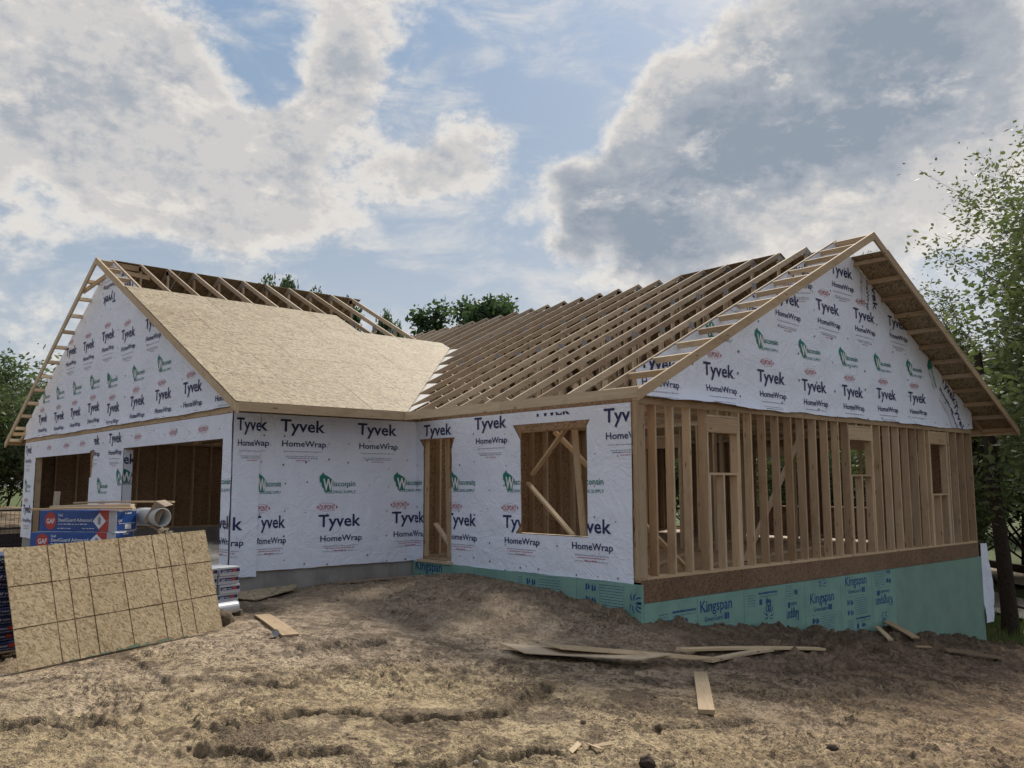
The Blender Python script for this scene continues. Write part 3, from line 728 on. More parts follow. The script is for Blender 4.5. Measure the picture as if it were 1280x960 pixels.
# --- fascia, fly rafters and lookouts
def rake(name, fn, a, b, dv, th, mt, axis, c, label=None):
    """sloping board: fn = plane, from u=a to b; at plane c"""
    poly = [(a, fn(a)), (a, fn(a)-dv), (b, fn(b)-dv), (b, fn(b))]
    m_ = MB()
    if axis == 'y': m_.prism(poly, 1, c-th/2, c+th/2)
    else:
        v = [(c-th/2, p[0], p[1]) for p in poly]+[(c+th/2, p[0], p[1]) for p in poly]
        m_.add(v, [(0, 1, 2, 3), (7, 6, 5, 4)]+[(i, i+4, (i+1) % 4+4, (i+1) % 4) for i in range(4)])
    o = m_.build(name, M[mt], house)
    if label: o['label'] = label
    return o
rake('fly_rafter', zm, -OV-.04, XR-.001, .15, .038, 'lumber', 'y', -OG)
rake('fly_rafter', zm, XR+.001, WD+OV+.04, .15, .038, 'lumber', 'y', -OG)
rake('fly_rafter', zg, L1-OV-.04, YR-.002, .15, .038, 'lumber', 'x', -D-OG2)
rake('fly_rafter', zg, YR+.002, GY1+OV+.1, .15, .038, 'lumber', 'x', -D-OG2)
board('fascia_board', (-OV-.021, -OG+.022, ZE-.062), (-OV-.021, 2.0, ZE-.062), .038, .14, 'lumber')
board('fascia_board', (-OV-.022, 2.003, ZE-.063), (-OV-.022, L1-OV-.002, ZE-.063), .038, .14, 'lumber')
board('fascia_board', (-OV-.045, L1-OV-.02, ZE-.062), (-D-OG2+.02, L1-OV-.02, ZE-.064), .038, .14, 'lumber')
board('fascia_board', (-D-OG2, GY1+OV+.02, ZE-.06), (WD, GY1+OV+.02, ZE-.06), .038, .14, 'lumber')
board('fascia_board', (WD+OV+.021, -OG, ZE-.06), (WD+OV+.021, HOUSE_END, ZE-.06), .038, .14, 'lumber')
nl = 13
for s in (0, 1):
    for i in range(nl):
        x = -OV+.10+i*.545
        if x > XR-.06: break
        X = x if s == 0 else WD-x
        z = zm(X)-.062
        n = Vector((-SL if s == 0 else SL, 0, 1))
        board('lookout', (X, -OG+.02, z), (X, -.002, z), .038, .089, 'stud' if s else 'lumber', n)
board('lookout', (XR-.03, -OG+.02, zm(XR)-.10), (XR-.03, -.002, zm(XR)-.10), .038, .089, 'lumber')
board('lookout', (.02-OV, -OG+.02, ZE-.07), (.02-OV, 0, ZE-.07), .038, .089, 'lumber')
for s in (0, 1):
    for i in range(13):
        y = L1-OV+.12+i*.60
        if y > YR-.1: break
        Y = y if s == 0 else 2*YR-y
        z = zg(Y)-.064
        n = Vector((0, -SL if s == 0 else SL, 1))
        board('lookout', (-D-OG2+.02, Y, z), (-D-.002, Y, z), .038, .089, 'lumber', n)
board('lookout', (-D-OG2+.02, YR+.05, zg(YR)-.11), (-D+.6, YR+.05, zg(YR)-.11), .038, .12, 'fresh')
board('lookout', (-D-OG2+.02, YR-.35, zg(YR)-.29), (-D+.6, YR-.7, zg(YR)-.46), .038, .089, 'fresh')
board('lookout', (-D-OG2+.02, YR+.95, zg(YR)-.62), (-D-.002, YR+.3, zg(YR)-.30), .038, .089, 'lumber')
board('lookout', (-D-OG2+.02, GY1+.35, ZE+.15), (-D-.002, GY1+.0, ZE+.15), .038, .089, 'fresh')
board('lookout', (-D-OG2+.02, GY1+OV-.05, ZE-.05), (-D+.1, GY1+OV-.05, ZE-.05), .038, .1, 'fresh')

# --- roof sheathing: each sheet its own piece.  local frame: x along ridge, y up the slope
def roof_sheet(poly, frame, th=.0115, mt='osb_roof', name='roof_panel'):
    """poly in (u along the eave, s up the slope)"""
    n = len(poly)
    us = [p[0] for p in poly]; ss = [p[1] for p in poly]; cu = sum(us)/n; cs = sum(ss)/n
    pc = [(a-cu, b-cs) for a, b in poly]
    ar = sum(pc[i][0]*pc[(i+1) % n][1]-pc[(i+1) % n][0]*pc[i][1] for i in range(n))
    if ar < 0: pc = pc[::-1]
    v = [(a, b, 0) for a, b in pc]+[(a, b, th) for a, b in pc]
    f = [tuple(range(n))[::-1], tuple(range(n, 2*n))]+[(i, (i+1) % n, (i+1) % n+n, i+n) for i in range(n)]
    o = mobj(name, new_mesh(name, v, f, M[mt]), house)
    O, U, V_ = frame
    N = U.cross(V_)
    o.matrix_local = Matrix.Translation(O+U*cu+V_*cs+N*random.uniform(0, .0015)) @ Matrix((U, V_, N)).transposed().to_4x4()
    return o
def clip_poly(poly, a, b, c):
    """keep a*u+b*s <= c"""
    out = []
    for i in range(len(poly)):
        p, q = poly[i], poly[(i+1) % len(poly)]
        dp, dq = a*p[0]+b*p[1]-c, a*q[0]+b*q[1]-c
        if dp <= 0: out.append(p)
        if dp*dq < 0:
            t_ = dp/(dp-dq); out.append((p[0]+(q[0]-p[0])*t_, p[1]+(q[1]-p[1])*t_))
    return out
CO = 1/math.sqrt(1+SL*SL); SI = SL*CO
fr = (Vector((0, L1-OV-.02, ZE+.004)), Vector((1, 0, 0)), Vector((0, CO, SI)))
def course(frame, row, u0, u1, s0, s1, off, clips=(), mt='osb_roof', th=.0115):
    u = u0-off
    while u < u1:
        a, b = max(u, u0), min(u+2.44, u1)
        if b-a > .05:
            p = [(a+.004, s0+.003), (b-.004, s0+.003), (b-.004, s1-.003), (a+.004, s1-.003)]
            for c in clips: p = clip_poly(p, *c)
            if len(p) > 2: roof_sheet(p, frame, th, mt)
        u += 2.44
vclip = (1, -CO, -OV+.02)            # valley: x <= y-(L1-OV) - OV
for i in range(4):
    course(fr, i, -D-OG2-.022, 3.23, i*1.219, (i+1)*1.219, (0, 1.22, .4, 1.5)[i], (vclip,))
course(fr, 4, -D-OG2-.022, .92, 4*1.219, 5*1.219+.0, .8)
# garage far slope
slen = (WG/2+OV)/CO
fb = (Vector((0, 2*YR-(L1-OV)+.02, ZE+.004)), Vector((-1, 0, 0)), Vector((0, -CO, SI)))
for i in range(7):
    s1 = min((i+1)*1.219, slen-.02)
    if s1 > i*1.219: course(fb, i, -2.85, D-.03, i*1.219, s1, (0, 1.22)[i % 2])
# main far slope: top course only laid on part of the ridge
fm = (Vector((WD+OV+.02, 0, ZE+.004)), Vector((0, 1, 0)), Vector((-CO, 0, SI)))
sl2 = (WD/2+OV)/CO
for i in range(6):
    s1 = min((i+1)*1.219, sl2-.02)
    if i == 5: course(fm, i, 1.20, 3.7, i*1.219+1.2225, sl2-.02, 0)
    if i == 5: course(fm, i, -OG-.02, -.012, i*1.219, 6.96, 0)
    course(fm, i, -OG-.02 if i < 5 else -.008, HOUSE_END-.2, i*1.219, s1, (0, 1.22)[i % 2])
M['strip'] = plain('pale_valley_sheet', (.80, .77, .72), .5, .1)
# pale strip laid in the valley, below the rafter tops
va = Vector((-OV+.25, L1-OV+.02, 0)); 
for q in range(7):
    t0, t1 = .323+(q-1)*.6096+.02, .323+q*.6096-.02
    if t0 < 0: t0 = .02
    def vp(t, o): x = -OV+t+o; y = L1-OV+t-.0; return (x, y, zm(x)-.03)
    tri = (vp(t0, -.05), vp(t0, .52), vp(t1, .06), vp(t1, -.05))
    MB().add([*tri]+[(a, b, c-.012) for a, b, c in tri],
             [(0, 1, 2, 3), (7, 6, 5, 4), (0, 4, 5, 1), (1, 5, 6, 2), (2, 6, 7, 3), (3, 7, 4, 0)]).build('valley_strip', M['strip'], house)

# ------------------------------------------------------------------ printed wraps
def text2d(s, x, y, width=None, cap=.2, bold=0.0, shear=0.0, res=2):
    """flat lettering as 2-D verts and faces; (x, y) is the left end of the base line, cap the capital height"""
    cu = bpy.data.curves.new('t', 'FONT'); cu.body = s; cu.resolution_u = res; cu.offset = bold; cu.shear = shear; cu.fill_mode = 'FRONT'
    ob = bpy.data.objects.new('t', cu); me = bpy.data.meshes.new_from_object(ob)
    v = np.empty(len(me.vertices)*3); me.vertices.foreach_get('co', v); v = v.reshape(-1, 3)[:, :2]
    f = [tuple(p.vertices) for p in me.polygons]
    bpy.data.objects.remove(ob); bpy.data.curves.remove(cu); bpy.data.meshes.remove(me)
    v[:, 0] -= v[:, 0].min()
    sc = cap/.729
    sx = sc if width is None else width/v[:, 0].max()
    return np.stack([v[:, 0]*sx+x, v[:, 1]*sc+y], 1), f
class Motif:
    def __init__(s): s.v = np.zeros((0, 2)); s.f = []; s.m = []
    def add(s, v, f, m):
        b = len(s.v); s.v = np.vstack([s.v, v]); s.f += [tuple(i+b for i in q) for q in f]; s.m += [m]*len(f); return s
    def text(s, txt, x, y, width, cap, m, bold=.0, shear=0, res=2): return s.add(*text2d(txt, x, y, width, cap, bold, shear, res), m)
    def poly(s, pts, m): return s.add(np.array(pts, float), [tuple(range(len(pts)))], m)
    def rect(s, x0, y0, x1, y1, m): return s.poly([(x0, y0), (x1, y0), (x1, y1), (x0, y1)], m)
    def lines(s, x0, x1, y, h, m, rng, gap=.012):
        """a row of tiny illegible print"""
        x = x0
        while x < x1:
            wd = rng.uniform(.012, .05); s.rect(x, y, min(x+wd, x1), y+h*rng.choice((1, .8)), m); x += wd+gap
        return s
INKS = [M['ink'], M['ink_red'], M['ink_green'], M['ink_faint'], M['ink_white'], M['ink_blue'], M['black'], M['pack_red']]
rg = random.Random(4)
MO = {}
a = Motif(); a.text('Tyvek', 0, -.225, .83, .212, 0, .016); a.rect(.845, -.225, .858, -.212, 3)
a.text('HomeWrap', .04, -.475, .82, .105, 0, .013); a.rect(.885, -.47, .897, -.458, 0)
a.lines(.08, .80, -.565, .014, 3, rg); a.lines(.12, .72, -.645, .012, 3, rg); a.lines(.16, .70, -.675, .010, 0, rg); a.lines(.30, .56, -.715, .012, 1, rg)
MO['tyvek'] = a
a = Motif(); a.text('Tyvek', 0, -.225, .83, .212, 0, .016); a.text('HomeWrap', .04, -.475, .82, .105, 0, .013)
a.lines(.1, .78, -.565, .014, 3, rg); a.lines(.15, .72, -.60, .012, 1, rg); a.lines(.30, .56, -.64, .012, 1, rg); a.lines(.1, .78, -.50-.15, .010, 3, rg)
MO['tyvek_low'] = a
a = Motif(); a.text('DUPONT', .055, -.118, .30, .088, 1, .006)
a.poly([(0, -.075), (.035, -.045), (.035, -.105)], 1); a.poly([(.41, -.075), (.375, -.105), (.375, -.045)], 1)
for s_ in (0, 1):
    pts = []
    for i in range(13):
        t_ = i/12; pts.append((.05+.31*t_, -.075+(-1 if s_ else 1)*(.052+.018*math.sin(math.pi*t_))))
    pts += [(x, y-(.0035 if s_ == 0 else -.0035)) for x, y in pts[::-1]]
    a.poly(pts if s_ else pts[::-1], 1)
MO['dupont'] = a
a = Motif()
WI = [(.02, .78), (.12, .84), (.28, .97), (.34, .86), (.52, .80), (.70, .73), (.82, .66), (.84, .52), (.90, .44), (1.0, .58), (.97, .40), (.88, .22), (.88, .0), (.36, .0), (.33, .13), (.18, .24), (.16, .40), (.02, .52), (0, .66)]
a.poly([(x*.27, y*.34-.36) for x, y in WI][::-1], 2)
wv, wf = text2d('W', .07, -.335, .20, .20, .03); a.add(wv, wf, 4)
a.text('isconsin', .275, -.27, .44, .10, 2, .010); a.lines(.275, .70, -.24, .001, 2, rg)
a.text('BUILDING SUPPLY', .12, -.39, .60, .05, 2, .006)
MO['wisc'] = a
def emblem(s, cx, cy, k, m):
    """the swirling winged-lion-like mark on the foam boards: a few curved strokes"""
    for (ang, r, L, wd) in ((70, .02, .17, .035), (40, .05, .16, .03), (105, .04, .16, .03), (10, .06, .14, .028), (150, .05, .13, .028), (200, .03, .12, .03), (-35, .05, .12, .026), (240, .05, .10, .028), (-70, .06, .09, .024)):
        pts = []; back = []
        for i in range(7):
            t_ = i/6; q = R(ang+38*t_*(1 if ang < 90 else -1)); d = r+L*t_
            w_ = wd*math.sin(math.pi*(.12+.85*t_))
            x, y = cx+math.cos(q)*d*k, cy+math.sin(q)*d*k
            nx, ny = -math.sin(q)*w_*k*.5, math.cos(q)*w_*k*.5
            pts.append((x+nx, y+ny)); back.append((x-nx, y-ny))
        s.poly(pts+back[::-1], m)
    return s
a = Motif(); emblem(a, .42, .12, .95, 5)
a.text('Kingspan', 0, -.22, .80, .175, 5, .014); a.rect(.82, -.22, .832, -.208, 5)
a.text('GreenGuard', .10, -.36, .46, .075, 5, .01); a.rect(.60, -.37, .665, -.275, 5); a.rect(.675, -.37, .72, -.275, 5)
a.lines(.02, .75, -.42, .006, 5, rg)
for y_ in (-.47, -.51, -.55, -.59, -.63, -.67, -.71, -.75): a.lines(.32, .80, y_, .010, 5, rg)
for (x_, y_) in ((.05, -.56), (.17, -.57), (.05, -.74), (.17, -.75)):
    a.rect(x_, y_, x_+.035, y_+.09, 5); a.poly([(x_+.045, y_), (x_+.09, y_+.03), (x_+.07, y_+.10), (x_+.05, y_+.06)], 5)
MO['king'] = a
a = Motif()
for y_ in (0, -.04, -.08, -.12, -.16): a.lines(.0, .22, y_, .010, 5, rg); a.lines(.30, .85, y_ if y_ > -.07 else .04+y_*.2, .010, 5, rg)
a.rect(.32, -.16, .40, -.07, 5); a.poly([(.5, -.15), (.66, -.14), (.62, -.08), (.57, -.10), (.53, -.05)], 5)
MO['block'] = a

def cut_convex(bm, poly):
    n = len(poly); cx = sum(p[0] for p in poly)/n; cy = sum(p[1] for p in poly)/n
    for i in range(n):
        p, q = poly[i], poly[(i+1) % n]
        nx, ny = q[1]-p[1], -(q[0]-p[0])
        bmesh.ops.bisect_plane(bm, geom=bm.verts[:]+bm.edges[:]+bm.faces[:], plane_co=(p[0], p[1], 0), plane_no=(nx, ny, 0), dist=1e-5)
    dele = []
    for f in bm.faces:
        c = f.calc_center_median(); inside = True; sg = 0
        for i in range(n):
            p, q = poly[i], poly[(i+1) % n]
            cr = (q[0]-p[0])*(c.y-p[1])-(q[1]-p[1])*(c.x-p[0])
            if sg == 0: sg = 1 if cr > 0 else -1
            elif cr*sg < 0: inside = False; break
        if inside: dele.append(f)
    bmesh.ops.delete(bm, geom=dele, context='FACES')
def clip_half(bm, co, no):
    bmesh.ops.bisect_plane(bm, geom=bm.verts[:]+bm.edges[:]+bm.faces[:], plane_co=(*co, 0), plane_no=(*no, 0), clear_outer=True, dist=1e-5)
class Sheet:
    """a sheet of house wrap on a wall: u runs along the wall, v is height, n points outwards"""
    def __init__(s, O, U, N, u0, u1, v0, v1, holes=(), halves=(), off=.004, amp=.006, flare=None, label=None, seed=0, cell=.055, raw=None):
        s.O, s.U, s.N = Vector(O), Vector(U), Vector(N); s.holes, s.halves = holes, halves; s.b = (u0, u1, v0, v1)
        s.off, s.amp, s.flare, s.seed = off, amp, flare, seed
        bm = bmesh.new()
        nu = max(1, int((u1-u0)/cell)); nv = max(1, int((v1-v0)/cell))
        g = [[bm.verts.new((u0+(u1-u0)*i/nu, v0+(v1-v0)*j/nv, 0)) for j in range(nv+1)] for i in range(nu+1)]
        for i in range(nu):
            for j in range(nv): bm.faces.new((g[i][j], g[i+1][j], g[i+1][j+1], g[i][j+1]))
        s._cut(bm)
        if raw: 
            for v in bm.verts:
                if abs(v.co.y-v0) < 1e-4: v.co.y += raw*float(fbm(np.array(v.co.x+seed), np.array(3.0), 1.1, 4)) 
        s.obj = s._emit(bm, 'house_wrap', [M['wrap']], 0, True)
        if label: s.obj['label'] = label
    def _cut(s, bm):
        for h in s.holes: cut_convex(bm, h)
        for co, no in s.halves: clip_half(bm, co, no)
    def disp(s, u, v):
        u = np.asarray(u, float); v = np.asarray(v, float)
        d = s.amp*1.7*(.8+fbm(u+s.seed*13, v*.7, 1.3, 3)+.7*fbm(u*.8+v*.5+s.seed, v-u*.4, 2.7, 2))+.007*np.exp(-(np.abs(fbm(u*.7+s.seed*5, v*1.3+u*.35, .9, 2))/.05)**2)
        if s.flare: d = d+s.flare(u, v)
        return s.off+np.maximum(d, 0)
    def _emit(s, bm, name, mats, extra, smooth=False, parent=None):
        if not bm.faces: bm.free(); return None
        bm.verts.ensure_lookup_table()
        uv = np.array([v.co[:2] for v in bm.verts]); d = s.disp(uv[:, 0], uv[:, 1])+extra
        for v, (u, vv), dd in zip(bm.verts, uv, d): v.co = s.O+s.U*float(u)+Vector((0, 0, float(vv)))+s.N*float(dd)
        bmesh.ops.recalc_face_normals(bm, faces=bm.faces[:])
        f0 = bm.faces[:][0]; f0.normal_update()
        if f0.normal.dot(s.N) < 0: bmesh.ops.reverse_faces(bm, faces=bm.faces[:])
        me = bpy.data.meshes.new(name); bm.to_mesh(me); bm.free()
        for m_ in mats: me.materials.append(m_)
        if smooth: me.polygons.foreach_set('use_smooth', [True]*len(me.polygons))
        return mobj(name, me, house if parent is None else parent)
    def put(s, key, u, v, k=1.0, sx=1.0, rot=0.0, clip=None, mirror=False, extra=.0075):
        mo = MO[key]; bm = bmesh.new(); a_ = math.radians(rot); ca, sa = math.cos(a_), math.sin(a_)
        vs = []
        for x, y in mo.v:
            x, y = x*k*sx*(-1 if mirror else 1), y*k
            vs.append(bm.verts.new((u+x*ca-y*sa, v+x*sa+y*ca, 0)))
        for f, mi in zip(mo.f, mo.m):
            try: q = bm.faces.new([vs[i] for i in f]); q.material_index = mi
            except ValueError: pass
        bmesh.ops.triangulate(bm, faces=[f for f in bm.faces if len(f.verts) > 4])
        u0, u1, v0, v1 = s.b
        for co, no in (((u0+.003, 0), (-1, 0)), ((u1-.003, 0), (1, 0)), ((0, v0+.004), (0, -1)), ((0, v1-.003), (0, 1))): clip_half(bm, co, no)
        if clip:
            for co, no in clip: clip_half(bm, co, no)
        s._cut(bm)
        # lift the white letter a touch above the green shape it sits on
        return s._emit(bm, {'dupont': 'red_print', 'wisc': 'green_print', 'king': 'blue_print', 'block': 'blue_print'}.get(key, 'navy_print'), INKS, extra+.0, False, s.obj)
# the W lies a hair above the state shape: use separate heights by splitting the motif
mw = Motif(); mw.v = MO['wisc'].v; idx = [i for i, m_ in enumerate(MO['wisc'].m) if m_ == 4]
mw.f = [MO['wisc'].f[i] for i in idx]; mw.m = [4]*len(idx); MO['wisc_w'] = mw
keep = [i for i, m_ in enumerate(MO['wisc'].m) if m_ != 4]
MO['wisc'].f = [MO['wisc'].f[i] for i in keep]; MO['wisc'].m = [MO['wisc'].m[i] for i in keep]
def put_w(S, u, v, **kw):
    S.put('wisc', u, v, **kw); S.put('wisc_w', u, v, extra=.0100, **kw)

# side wall of the garage (S): u = x
S_ = Sheet((0, L1, 0), (1, 0, 0), (0, -1, 0), -D-.0, -.006, -.045, 2.50, seed=1, raw=.02)
S_.put('tyvek', -3.82, 2.45, clip=[((-3.12, 0), (-1, 0))]); S_.put('tyvek', -2.77, 2.45); S_.put('tyvek', -1.28, 2.45)
put_w(S_, -3.17, 1.58, sx=.62, clip=[((-3.12, 0), (-1, 0))]); put_w(S_, -2.02, 1.58); put_w(S_, -.50, 1.60)
S_.put('dupont', -3.24, 1.03, sx=.8, clip=[((-3.12, 0), (-1, 0))]); S_.put('dupont', -2.06, 1.03); S_.put('dupont', -.57, 1.05)
S_.put('tyvek_low', -3.20, .86, sx=.68, clip=[((-3.12, 0), (-1, 0))]); S_.put('tyvek_low', -2.02, .85); S_.put('tyvek_low', -.53, .87)
SO = Sheet((0, L1, 0), (1, 0, 0), (0, -1, 0), -D, -3.13, -.10, 2.495, seed=11, off=.026, raw=.05)
SO.put('tyvek', -3.54, 2.44, sx=.66); SO.put('tyvek_low', -4.22, .85)
SO.obj['label'] = 'narrow overlapping strip of wrap folded round the garage corner'
# front wall of the house (F2): u = L1 - y
F_ = Sheet((0, L1, 0), (0, -1, 0), (-1, 0, 0), .006, L1-.125, -.055, 2.50, seed=2, raw=.015,
    holes=([(.27, .0), (1.112, .0), (1.112, 2.17), (.27, 2.17)], [(.13, 2.17), (.27, 2.02), (.30, 2.17)], [(1.10, 2.17), (1.112, 2.0), (1.20, 2.17)], [(.27, -.2), (1.0, -.2), (1.0, .01), (.27, .01)],
           [(2.93, .55), (4.405, .55), (4.405, 2.30), (2.93, 2.30)], [(2.74, 2.30), (2.93, 2.05), (2.96, 2.30)], [(4.40, 2.20), (4.47, 2.30), (4.39, 2.30)], [(2.80, .55), (2.94, .55), (2.94, .72)]))
panel('wall_panel', -.0035, .0015, L1-4.40, L1-2.86, 2.185, 2.305, 'osb_wall_x')
for args in ((.27, 2.45), (1.75, 2.50), (4.76, 2.46)): F_.put('tyvek', *args)
F_.put('tyvek', 3.24, 2.62, clip=[((0, 2.452), (0, 1)), ((0, 2.405), (0, -1))])
put_w(F_, -.49, 1.6); put_w(F_, 1.06, 1.6); put_w(F_, 2.50, 1.6); put_w(F_, 4.02, 1.6)
F_.put('dupont', -.57, 1.05); F_.put('dupont', 1.00, 1.03); F_.put('dupont', 2.46, 1.03)
F_.put('tyvek_low', -.52, .87); F_.put('tyvek_low', .97, .86); F_.put('tyvek_low', 2.50, .86); F_.put('tyvek_low', 4.04, .85)
# garage front (GF): u = GY1 - y
def gu(y): return GY1-y
GFo = [[(gu(10.58), -.3), (gu(5.74), -.3), (gu(5.74), 2.09), (gu(10.58), 2.09)], [(gu(17.50), -.3), (gu(12.80), -.3), (gu(12.80), 2.06), (gu(17.50), 2.06)],
       [(gu(12.82), 1.5), (gu(12.66), 1.52), (gu(12.5), 2.12), (gu(12.82), 2.10)]]
GL = Sheet((-D, GY1, 0), (0, -1, 0), (-1, 0, 0), .0, WG+.0, -.04, 2.49, seed=3, holes=GFo, raw=.015, cell=.1)
for y in (16.4, 14.9, 13.6, 9.95, 8.1, 6.75): GL.put('dupont', gu(y), 2.36)
for y in (18.5,): GL.put('tyvek', gu(y), 2.42, sx=.7); 
put_w(GL, gu(18.45), 1.55, sx=.9); GL.put('dupont', gu(18.4), 1.02); GL.put('tyvek_low', gu(18.45), .85)
GL.put('tyvek', gu(13.0), 2.45, clip=[((gu(12.55), 0), (-1, 0))]); GL.put('tyvek', gu(11.55), 2.45); put_w(GL, gu(12.2), 1.55); put_w(GL, gu(10.95), 1.72, clip=[])
GL.put('dupont', gu(12.0), 1.03); GL.put('tyvek_low', gu(12.1), .85)
GL.put('tyvek_low', gu(6.12), .87); put_w(GL, gu(6.1), 1.62)
# jamb return on the big opening
JR = Sheet((-D-.002, 10.58, 0), (1, 0, 0), (0, -1, 0), 0, .18, -.04, 2.06, seed=9, off=.002, amp=.002)
JR.put('tyvek_low', -.35, 2.0, rot=0, sx=.7); put_w(JR, -.10, 1.75)
# garage gable
gg = zg(YR)-SL*WG/2-SL*0
sl_n = (-SL, 1)
uL = 0
def gable_half(u_eave, z_eave, sgn, drop=.0): return ((u_eave, z_eave-drop), (-SL*sgn, 1))
zE = ZE+SL*OV-.02
GG = Sheet((-D-.0, GY1, 0), (0, -1, 0), (-1, 0, 0), -.04, WG+.04, 2.585, zg(YR), seed=4, halves=(gable_half(0, zE, 1), gable_half(WG, zE, -1)), off=.014, raw=.03, cell=.11,
    flare=lambda u, v: .035*np.exp(-(v-2.58)/.05))
for y, v in ((17.36, 3.19), (15.85, 3.17), (14.47, 3.18), (13.1, 3.20), (11.75, 3.10), (10.28, 3.14), (8.88, 3.16), (7.48, 3.18), (6.1, 3.19)): GG.put('tyvek', gu(y), v); GG.put('dupont', gu(y)+.12, v+.17)
for y, v in ((17.1, 3.84), (15.78, 3.84), (14.4, 3.85), (13.03, 3.87), (11.83, 3.80), (10.23, 3.80), (8.83, 3.85)): put_w(GG, gu(y), v)
for y, v in ((15.1, 4.70), (13.72, 4.68), (12.32, 4.73), (11.02, 4.60), (9.56, 4.63)): GG.put('tyvek', gu(y), v); GG.put('dupont', gu(y)+.15, v+.17)
GG.put('tyvek', gu(12.4)+.85, 5.28, rot=180); GG.put('tyvek', gu(11.1)+.75, 5.36, rot=180)
# gable over the open stud wall
zEg = ZE+SL*OV-.02
HG = Sheet((0, 0, 0), (1, 0, 0), (0, -1, 0), -.05, WD+.03, 2.565, zm(XR), seed=5, halves=(gable_half(0, zEg, 1), gable_half(WD, zEg, -1)), off=.016, raw=.045, cell=.085,
    flare=lambda u, v: .15*np.exp(-(v-2.56)/.14)*np.exp(-((u-1.3)/1.35)**2)+.05*np.exp(-(v-2.56)/.06)*np.exp(-((u-8.9)/.7)**2)+.02*np.exp(-(v-2.56)/.05)+.02*fbm(np.asarray(u, float), np.asarray(v, float)*2.2, .8, 3))
for x, v in ((.02, 3.22), (1.53, 3.24), (3.02, 3.25), (4.42, 3.20), (5.82, 3.20), (7.2, 3.24), (8.60, 3.26)): HG.put('tyvek', x, v); HG.put('dupont', x+.1, v+.19)
for x, v in ((1.6, 3.98), (2.98, 3.96), (4.36, 3.93), (5.77, 3.93), (7.17, 3.95), (8.60, 3.96)): put_w(HG, x, v)
for x, v in ((2.2, 4.68), (3.62, 4.70), (5.02, 4.73), (6.42, 4.75), (7.86, 4.78), (9.26, 4.80)): HG.put('tyvek', x, v, rot=-1.5); HG.put('dupont', x+.1, v+.19)
HG.put('tyvek', 7.44, 5.60, rot=-90); HG.put('tyvek', 4.0, 5.22, rot=8); HG.put('tyvek', 5.6, 5.5)
HG.put('tyvek', 10.42, 3.78, rot=-38); HG.put('tyvek', 11.05, 3.20, rot=-62, k=.9); HG.put('wisc', 9.85, 4.15, rot=-60)
# boards under the wrap edges
board('band_board', (.0, -.006, 2.52), (WD, -.006, 2.52), .012, .09, 'stud')
board('band_board', (-D-.006, L1, 2.545), (-D-.006, GY1, 2.545), .012, .09, 'stud')
for a_, b_ in [(i*2.44, min((i+1)*2.44, WD)) for i in range(5)]:
    m_ = MB(); z1a, z1b = zm(a_)-.14, zm(b_)-.14
    pts = [(a_+.002, 2.66), (b_-.002, 2.66), (b_-.002, z1b)]+([(XR, zm(XR)-.14)] if a_ < XR < b_ else [])+[(a_+.002, z1a)]
    m_.prism(pts, 1, -.012, -.001); m_.build('gable_panel', M['osb_wall'], house)
for i in range(6):
    a_, b_ = L1+i*2.44, min(L1+(i+1)*2.44, GY1)
    pts = [(a_+.002, 2.66), (b_-.002, 2.66), (b_-.002, zg(b_)-.14)]+([(YR, zg(YR)-.14)] if a_ < YR < b_ else [])+[(a_+.002, zg(a_)-.14)]
    m_ = MB(); n_ = len(pts); m_.add([(-D-.012, *p) for p in pts]+[(-D-.001, *p) for p in pts], [tuple(range(n_)), tuple(range(n_, 2*n_))[::-1]]+[(i_, (i_+1) % n_, (i_+1) % n_+n_, i_+n_) for i_ in range(n_)]); m_.build('gable_panel', M['osb_wall_x'], house)
# foam prints
class Flat(Sheet):
    def __init__(s, O, U, N, u0, u1, v0, v1, obj): s.O, s.U, s.N = Vector(O), Vector(U), Vector(N); s.holes = s.halves = (); s.b = (u0, u1, v0, v1); s.off = 0; s.amp = 0; s.flare = None; s.seed = 0; s.obj = obj
def fg(i): return Flat((0, -.05, 0), (1, 0, 0), (0, -1, 0), FP_G[i][0], FP_G[i][1], -3, -.32, foamG[i])
P = fg(0); P.put('block', .32, -.50, extra=.002); P.put('block', .05, -.62, extra=.002)
P = fg(1); P.put('king', 1.27, -.33, extra=.002)
P = fg(2); P.put('block', 2.5, -.42, extra=.002); P.put('king', 2.66, -.86, extra=.002)
P = fg(3); P.put('king', 3.98, -.98, rot=180, sx=.45, extra=.002)
P = fg(4); P.put('king', 4.36, -.48, extra=.002)
P = fg(5); P.put('king', 5.58, -.28, extra=.002, clip=[((0, -.33), (0, 1))]); P.put('block', 5.62, -1.12, extra=.002)
P = fg(6); P.put('king', 7.38, -1.04, rot=180, sx=.85, extra=.002)
FPs = ((-.046, 1.2), (1.2, 2.4), (2.4, 3.6), (3.6, 4.8), (4.8, L1))
def ff(i): return Flat((-.05, L1, 0), (0, -1, 0), (-1, 0, 0), L1-FPs[i][1], L1-FPs[i][0], -1.9, -.058, foamF[i])
P = ff(4); P.put('king', .10, .02, extra=.002)
P = ff(3); P.put('king', .10, .02, extra=.002)
P = ff(2); P.put('block', 3.0-.1, -.13, extra=.002)
P = ff(1); P.put('king', 3.05, .34, extra=.002, clip=[])
P = ff(0); P.put('king', 4.33, .36, extra=.002); 
Flat((-.05, L1, 0), (0, -1, 0), (-1, 0, 0), 5.2, 5.44, -1.9, -.0, foamF[0]).put('king', 5.19, .12, rot=-90, extra=.002)
